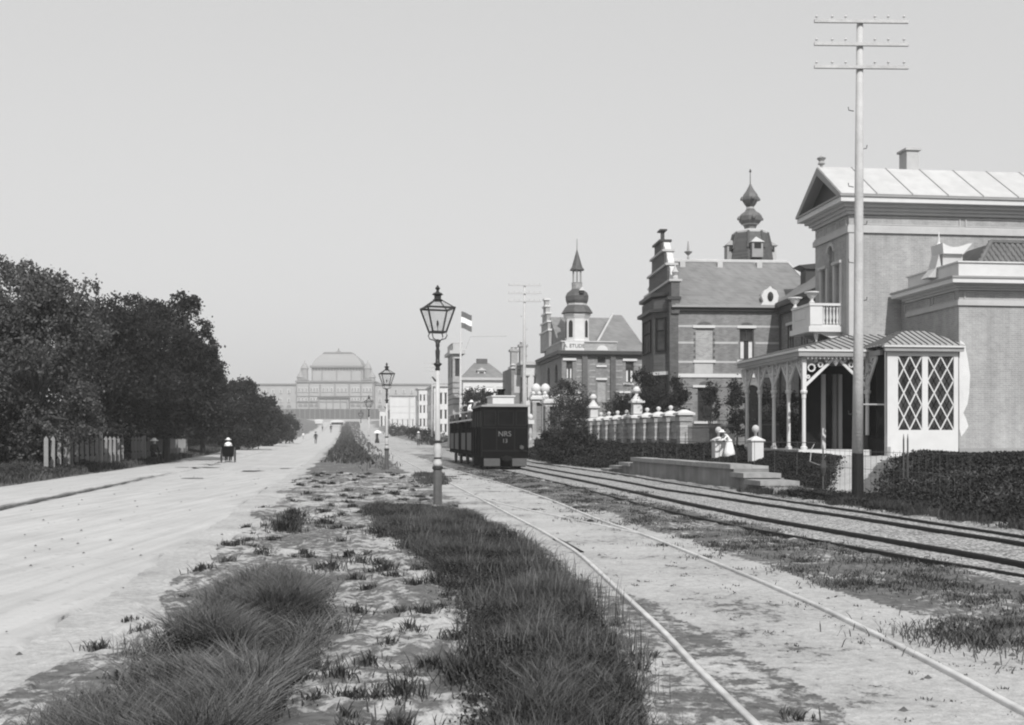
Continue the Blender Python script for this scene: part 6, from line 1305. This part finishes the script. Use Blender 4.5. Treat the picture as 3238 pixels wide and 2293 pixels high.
# ------------------------------------------------------------------ people
def body(pose):
    J = dict(pel=(0, 0, .93), sp=(0, 0, 1.12), ch=(0, 0, 1.33), nk=(0, 0, 1.47), hd=(0, -.02, 1.56), tp=(0, -.01, 1.68),
        sl=(-.17, 0, 1.38), el=(-.24, .03, 1.12), hl=(-.25, -.06, .88), fl=(-.25, -.1, .8), sr=(.17, 0, 1.38), er=(.24, .03, 1.12), hr=(.25, -.06, .88), fr=(.25, -.1, .8),
        ll=(-.1, 0, .88), kl=(-.11, -.02, .5), al=(-.11, .03, .09), tl=(-.12, -.14, .04), lr=(.1, 0, .88), kr=(.11, -.02, .5), ar=(.11, .03, .09), tr=(.12, -.14, .04))
    if pose == 'walk': J.update(kl=(-.1, -.2, .52), al=(-.1, -.25, .1), tl=(-.1, -.42, .07), kr=(.1, .08, .5), ar=(.1, .32, .14), tr=(.1, .2, .05), el=(-.24, .12, 1.13), hl=(-.24, .2, .92), fl=(-.24, .22, .85), er=(.24, -.1, 1.13), hr=(.24, -.24, .95), fr=(.24, -.28, .88))
    if pose == 'sit':
        for k in J: J[k] = (J[k][0], J[k][1], J[k][2]-.48)
        J.update(kl=(-.12, -.42, .48), al=(-.12, -.42, .09), tl=(-.12, -.58, .04), kr=(.12, -.42, .48), ar=(.12, -.42, .09), tr=(.12, -.58, .04), hl=(-.15, -.3, .55), fl=(-.13, -.36, .52), hr=(.15, -.3, .55), fr=(.13, -.36, .52), el=(-.24, -.05, .66), er=(.24, -.05, .66))
    if pose == 'parasol': J.update(er=(.25, -.1, 1.2), hr=(.12, -.22, 1.35), fr=(.1, -.24, 1.42))
    if pose == 'lean': J.update(ch=(0, -.18, 1.28), nk=(0, -.28, 1.38), hd=(0, -.36, 1.42), tp=(0, -.42, 1.52), sl=(-.17, -.2, 1.3), sr=(.17, -.2, 1.3), el=(-.22, -.38, 1.08), hl=(-.15, -.56, 1.0), fl=(-.12, -.62, 1.0), er=(.22, -.38, 1.08), hr=(.15, -.56, 1.0), fr=(.12, -.62, 1.0))
    rad = dict(pel=.15, sp=.13, ch=.16, nk=.06, hd=.1, tp=.07, sl=.07, el=.048, hl=.035, fl=.035, sr=.07, er=.048, hr=.035, fr=.035, ll=.095, kl=.065, al=.045, tl=.04, lr=.095, kr=.065, ar=.045, tr=.04)
    ed = [('pel','sp'),('sp','ch'),('ch','nk'),('nk','hd'),('hd','tp'),('ch','sl'),('sl','el'),('el','hl'),('hl','fl'),('ch','sr'),('sr','er'),('er','hr'),('hr','fr'),('pel','ll'),('ll','kl'),('kl','al'),('al','tl'),('pel','lr'),('lr','kr'),('kr','ar'),('ar','tr')]
    ks = list(J); me = bpy.data.meshes.new('b'); me.from_pydata([J[k] for k in ks], [(ks.index(a), ks.index(b)) for a, b in ed], [])
    o = bpy.data.objects.new('b', me); COL.objects.link(o); o.modifiers.new('s', 'SKIN')
    for i, k in enumerate(ks): me.skin_vertices[0].data[i].radius = (rad[k], rad[k]*.85); me.skin_vertices[0].data[i].use_root = (k == 'pel')
    sb = o.modifiers.new('d', 'SUBSURF'); sb.levels = 1; sb.render_levels = 1
    dg = bpy.context.evaluated_depsgraph_get(); dg.update(); r = bpy.data.meshes.new_from_object(o.evaluated_get(dg)); bpy.data.objects.remove(o)
    return r, J
BD = {p: body(p) for p in ('stand', 'walk', 'sit', 'parasol', 'lean')}
def person(label, X_, Y_, zb, pose='stand', top='cloth_dk', leg='cloth_dk', hat=None, skirt=None, rz=0., s=1.0, group='people along the road', parasol=False):
    T = thing('person', label, 'person', (X_, Y_, zb), rz, group); T.scale = (s,)*3
    me, J = BD[pose]; me = me.copy(); me.materials.clear()
    for m_ in (top, leg, 'skin'): me.materials.append(M[m_])
    hip = J['pel'][2]; 
    for f_ in me.polygons:
        c = f_.center; f_.use_smooth = True
        f_.material_index = 2 if c.z > J['nk'][2]+.0 and abs(c.x) < .15 else (1 if c.z < hip-.02 and abs(c.x) < .2 else 0)
        if min((c-Vector(J[h])).length for h in ('fl', 'fr')) < .07: f_.material_index = 2
    o = bpy.data.objects.new('body', me); COL.objects.link(o); o.parent = T
    hd = J['tp']
    if hat:
        mb = MB(); z0 = hd[2]-.03
        mb.lathe([(.17, z0), (.18, z0+.015), (.1, z0+.03), (.095, z0+.13), (.08, z0+.15)] if hat != 'cloth_wt' else [(.22, z0-.02), (.22, z0), (.12, z0+.03), (.1, z0+.1), (.03, z0+.13)], hd[0], hd[1], 12); mb.build('hat', hat, T)
    else:
        mb = MB(); mb.lathe([(.09, hd[2]-.1), (.1, hd[2]-.04), (.07, hd[2]+.03), (.02, hd[2]+.05)], hd[0], hd[1]+.03, 8); mb.build('hair', 'cloth_dk', T, True)
    if skirt: mb = MB(); mb.lathe([(.36, .03), (.3, .4), (.2, .8), (.15, 1.02), (.14, 1.08)], 0, 0.03, 14, cap=True); mb.build('skirt', skirt, T, True)
    if parasol:
        mb = MB(); f_ = J['fr']; mb.tube([(f_[0], f_[1], 1.1), (f_[0], f_[1], 2.0)], .015, 5); mb.build('parasol_shaft', 'wood_dk', T)
        mb = MB(); mb.lathe([(.62, 1.55), (.5, 1.75), (.3, 1.9), (.02, 1.98)], f_[0], f_[1], 12, cap=False); mb.build('parasol', 'cloth_wt', T, True)
    return T
def put(px, Y, **k): x_, y_ = at(px, Y); return dict(X_=x_, Y_=y_, zb=terr_fine(x_, y_)+.03, **k)
person('dark-suited man walking down the middle of the far road', **put(707, 152, pose='walk', hat='cloth_dk', rz=.2))
person('dark figure farther up the road beyond the walking man', **put(722, 330, hat='cloth_dk', s=1.0))
person('small pale figure at the left verge of the far road', **put(679, 205, top='cloth_wt', leg='cloth_gr', s=.8))
person('woman holding a white parasol on the tramway side', **put(844.5, 165, pose='parasol', skirt='cloth_dk', parasol=True))
person('man in dark clothes and pale hat by the bushes left of the near lamp post', **put(937, 130, hat='cloth_wt', top='cloth_gr'))
person('dark-clothed woman with white cap sitting at the verge under the trees', **put(345, 60, pose='sit', hat='cloth_wt', skirt=None, rz=1.0, s=1.1))
x_, y_ = at(1632, 42.0); person('child in white clothes and cap leaning by the white gate pier', x_, y_, terr(x_, y_), 'lean', 'cloth_wt', 'cloth_wt', 'cloth_wt', 'cloth_wt', rz=-1.3, s=.7)
# passengers riding on the tram cars
for k, (px, Y, top, hat, lab) in enumerate(((1075, 54.6, 'cloth_dk', 'cloth_dk', 'passenger in black hat nearest the locomotive on the front tram car'), (1066, 55.7, 'cloth_gr', 'cloth_dk', 'second passenger in black hat on the front tram car'), (1057, 56.6, 'cloth_dk', 'cloth_dk', 'passenger in dark hat with pale collar on the front car'), (1047, 58.0, 'cloth_wt', 'cloth_wt', 'passenger all in white on the rear of the front tram car'),
    (1034, 60.8, 'cloth_dk', 'cloth_dk', 'dark-hatted passenger at the front of the second tram car'), (1025, 62.2, 'cloth_gr', 'cloth_dk', 'last visible passenger, grey coat, on the second tram car'))):
    x_, y_ = at(px, Y); x_ = tv-.55-VX*Y; person(lab, x_, Y, 2.52, 'sit', top, 'cloth_dk', hat, rz=ang, s=.78, group='passengers on the tram cars')

# ------------------------------------------------------------------ carts
def wheel(T, x, y, r, m='iron_grey', w_=.04, name='wheel', zc=None):
    zc = zc or r; mb = MB(); n = 20
    for i in range(n):
        a0, a1 = 2*math.pi*i/n, 2*math.pi*(i+1)/n; mb.beam((x, y+r*math.cos(a0)*.97, zc+r*math.sin(a0)*.97), (x, y+r*math.cos(a1)*.97, zc+r*math.sin(a1)*.97), w_, w_)
    for i in range(8): a0 = math.pi*2*i/8; mb.beam((x, y, zc), (x, y+r*math.cos(a0), zc+r*math.sin(a0)), .02, .02)
    mb.tube([(x-.06, y, zc), (x+.06, y, zc)], .05, 8); return mb.build(name, m, T)
x_, y_ = at(511, 62); zb = terr_fine(x_, y_)+.03
C = thing('two_wheeled_cart', 'small dark two-wheeled cart driving away on the left side of the road', 'cart', (x_, y_, zb), ang)
for s_ in (-.38, .38): wheel(C, s_, 0, .43)
mb = MB(); mb.pts([(-.26,-.3,.32),(.26,-.3,.32),(.26,.35,.32),(-.26,.35,.32),(-.32,-.42,.95),(.32,-.42,.95),(.3,.4,.75),(-.3,.4,.75)], [(0,3,2,1),(4,5,6,7),(0,1,5,4),(1,2,6,5),(2,3,7,6),(3,0,4,7)]); mb.build('cart_body', 'wood_black', C)
mb = MB(); mb.tube([(-.38, 0, .43), (.38, 0, .43)], .03, 6); mb.build('axle', 'iron', C); mb = MB()
for s_ in (-.24, .24): mb.tube([(s_, .3, .55), (s_, 1.7, .7)], .025, 6)
mb.build('shaft', 'wood_dk', C)
person('driver in white blouse and pale hat sitting in the two-wheeled cart', x_, y_, zb+.33, 'sit', 'cloth_wt', 'cloth_dk', 'cloth_wt', rz=math.pi+ang, s=.85)
x_, y_ = at(519, 64.5); DG = thing('pony', 'small dark pony pulling the two-wheeled cart', 'pony', (x_-.2, y_, terr_fine(x_, y_)+.02), ang)
def pony(T):
    J = [(0,-.45,.85),(0,0,.83),(0,.42,.88),(0,.62,1.08),(0,.74,1.22),(0,.98,1.1),(-.12,-.45,.55),(-.12,-.55,.35),(-.12,-.5,.04),(.12,-.45,.55),(.12,-.55,.35),(.12,-.5,.04),(-.12,.4,.5),(-.12,.42,.28),(-.12,.4,.04),(.12,.4,.5),(.12,.42,.28),(.12,.44,.04),(0,-.6,.8),(0,-.7,.45)]
    Rr = [.21,.22,.2,.13,.1,.07,.1,.055,.045,.1,.055,.045,.08,.05,.045,.08,.05,.045,.04,.06]
    ed = [(0,1),(1,2),(2,3),(3,4),(4,5),(0,6),(6,7),(7,8),(0,9),(9,10),(10,11),(2,12),(12,13),(13,14),(2,15),(15,16),(16,17),(0,18),(18,19)]
    me = bpy.data.meshes.new('b'); me.from_pydata(J, ed, []); o = bpy.data.objects.new('b', me); COL.objects.link(o); o.modifiers.new('s', 'SKIN')
    for i in range(len(J)): me.skin_vertices[0].data[i].radius = (Rr[i],)*2; me.skin_vertices[0].data[i].use_root = i == 0
    sb = o.modifiers.new('d', 'SUBSURF'); sb.levels = 1; sb.render_levels = 1; dg = bpy.context.evaluated_depsgraph_get(); dg.update(); r = bpy.data.meshes.new_from_object(o.evaluated_get(dg)); bpy.data.objects.remove(o)
    r.materials.append(M['cloth_dk']); q = bpy.data.objects.new('body', r); COL.objects.link(q); q.parent = T
    mb = MB()
    for s_ in (-.05, .05): mb.lathe([(.03, 1.28), (.02, 1.34), (.003, 1.38)], s_, .74, 5)
    mb.build('ears', 'cloth_dk', T)
pony(DG)
# distant wagons
for (px, Y, w_, lab, topm, dark) in ((755, 400, 5.0, 'white-topped horse wagon at the crest of the road', 'white', True), (714, 420, 3.4, 'small white-covered wagon left of the larger one on the crest', 'white', False)):
    x_, y_ = at(px, Y); zb = prof(Y)+.2; Wg = thing('wagon', lab, 'wagon', (x_, y_, zb), .1, 'white-topped wagons at the crest')
    mb = MB(); mb.box(-w_*.42, w_*.42, 0, 2.2, .7, 1.5); mb.build('wagon_body', 'wood_dk' if dark else 'cream', Wg)
    mb = MB(); mb.prism([(w_*.5*math.cos(math.pi*i/8), -.1, 1.5+.9*abs(math.sin(math.pi*i/8))**.5) for i in range(9)], (0, 2.4, 0)); mb.build('cover', topm, Wg)
    for s_ in (-w_*.35, w_*.35):
        for yy in (.4, 1.8): wheel(Wg, s_, yy, .45)
mb = MB()
x_, y_ = at(742, 300); person('dark group leader standing in the far road before the wagon', **put(741, 300, hat='cloth_dk', s=1.35))
# dune slope grass, garden ball
# ------------------------------------------------------------------ haze
mb = MB(); mb.box(-720, 720, -60, 1130, -1.2, 60); hz = mb.build('haze', 'white'); tag(hz, kind='stuff')
hm = bpy.data.materials.new('air'); hm.use_nodes = True; t = hm.node_tree; t.nodes.remove(t.nodes['Principled BSDF'])
pvn = t.nodes.new('ShaderNodeVolumePrincipled'); pvn.inputs['Color'].default_value = (.97, .97, .97, 1); pvn.inputs['Density'].default_value = 0.0006; pvn.inputs['Anisotropy'].default_value = 0.0
t.links.new(pvn.outputs[0], t.nodes['Material Output'].inputs['Volume']); hz.data.materials.clear(); hz.data.materials.append(hm)
for o in bpy.data.objects:
    if '_b' in o: del o['_b']
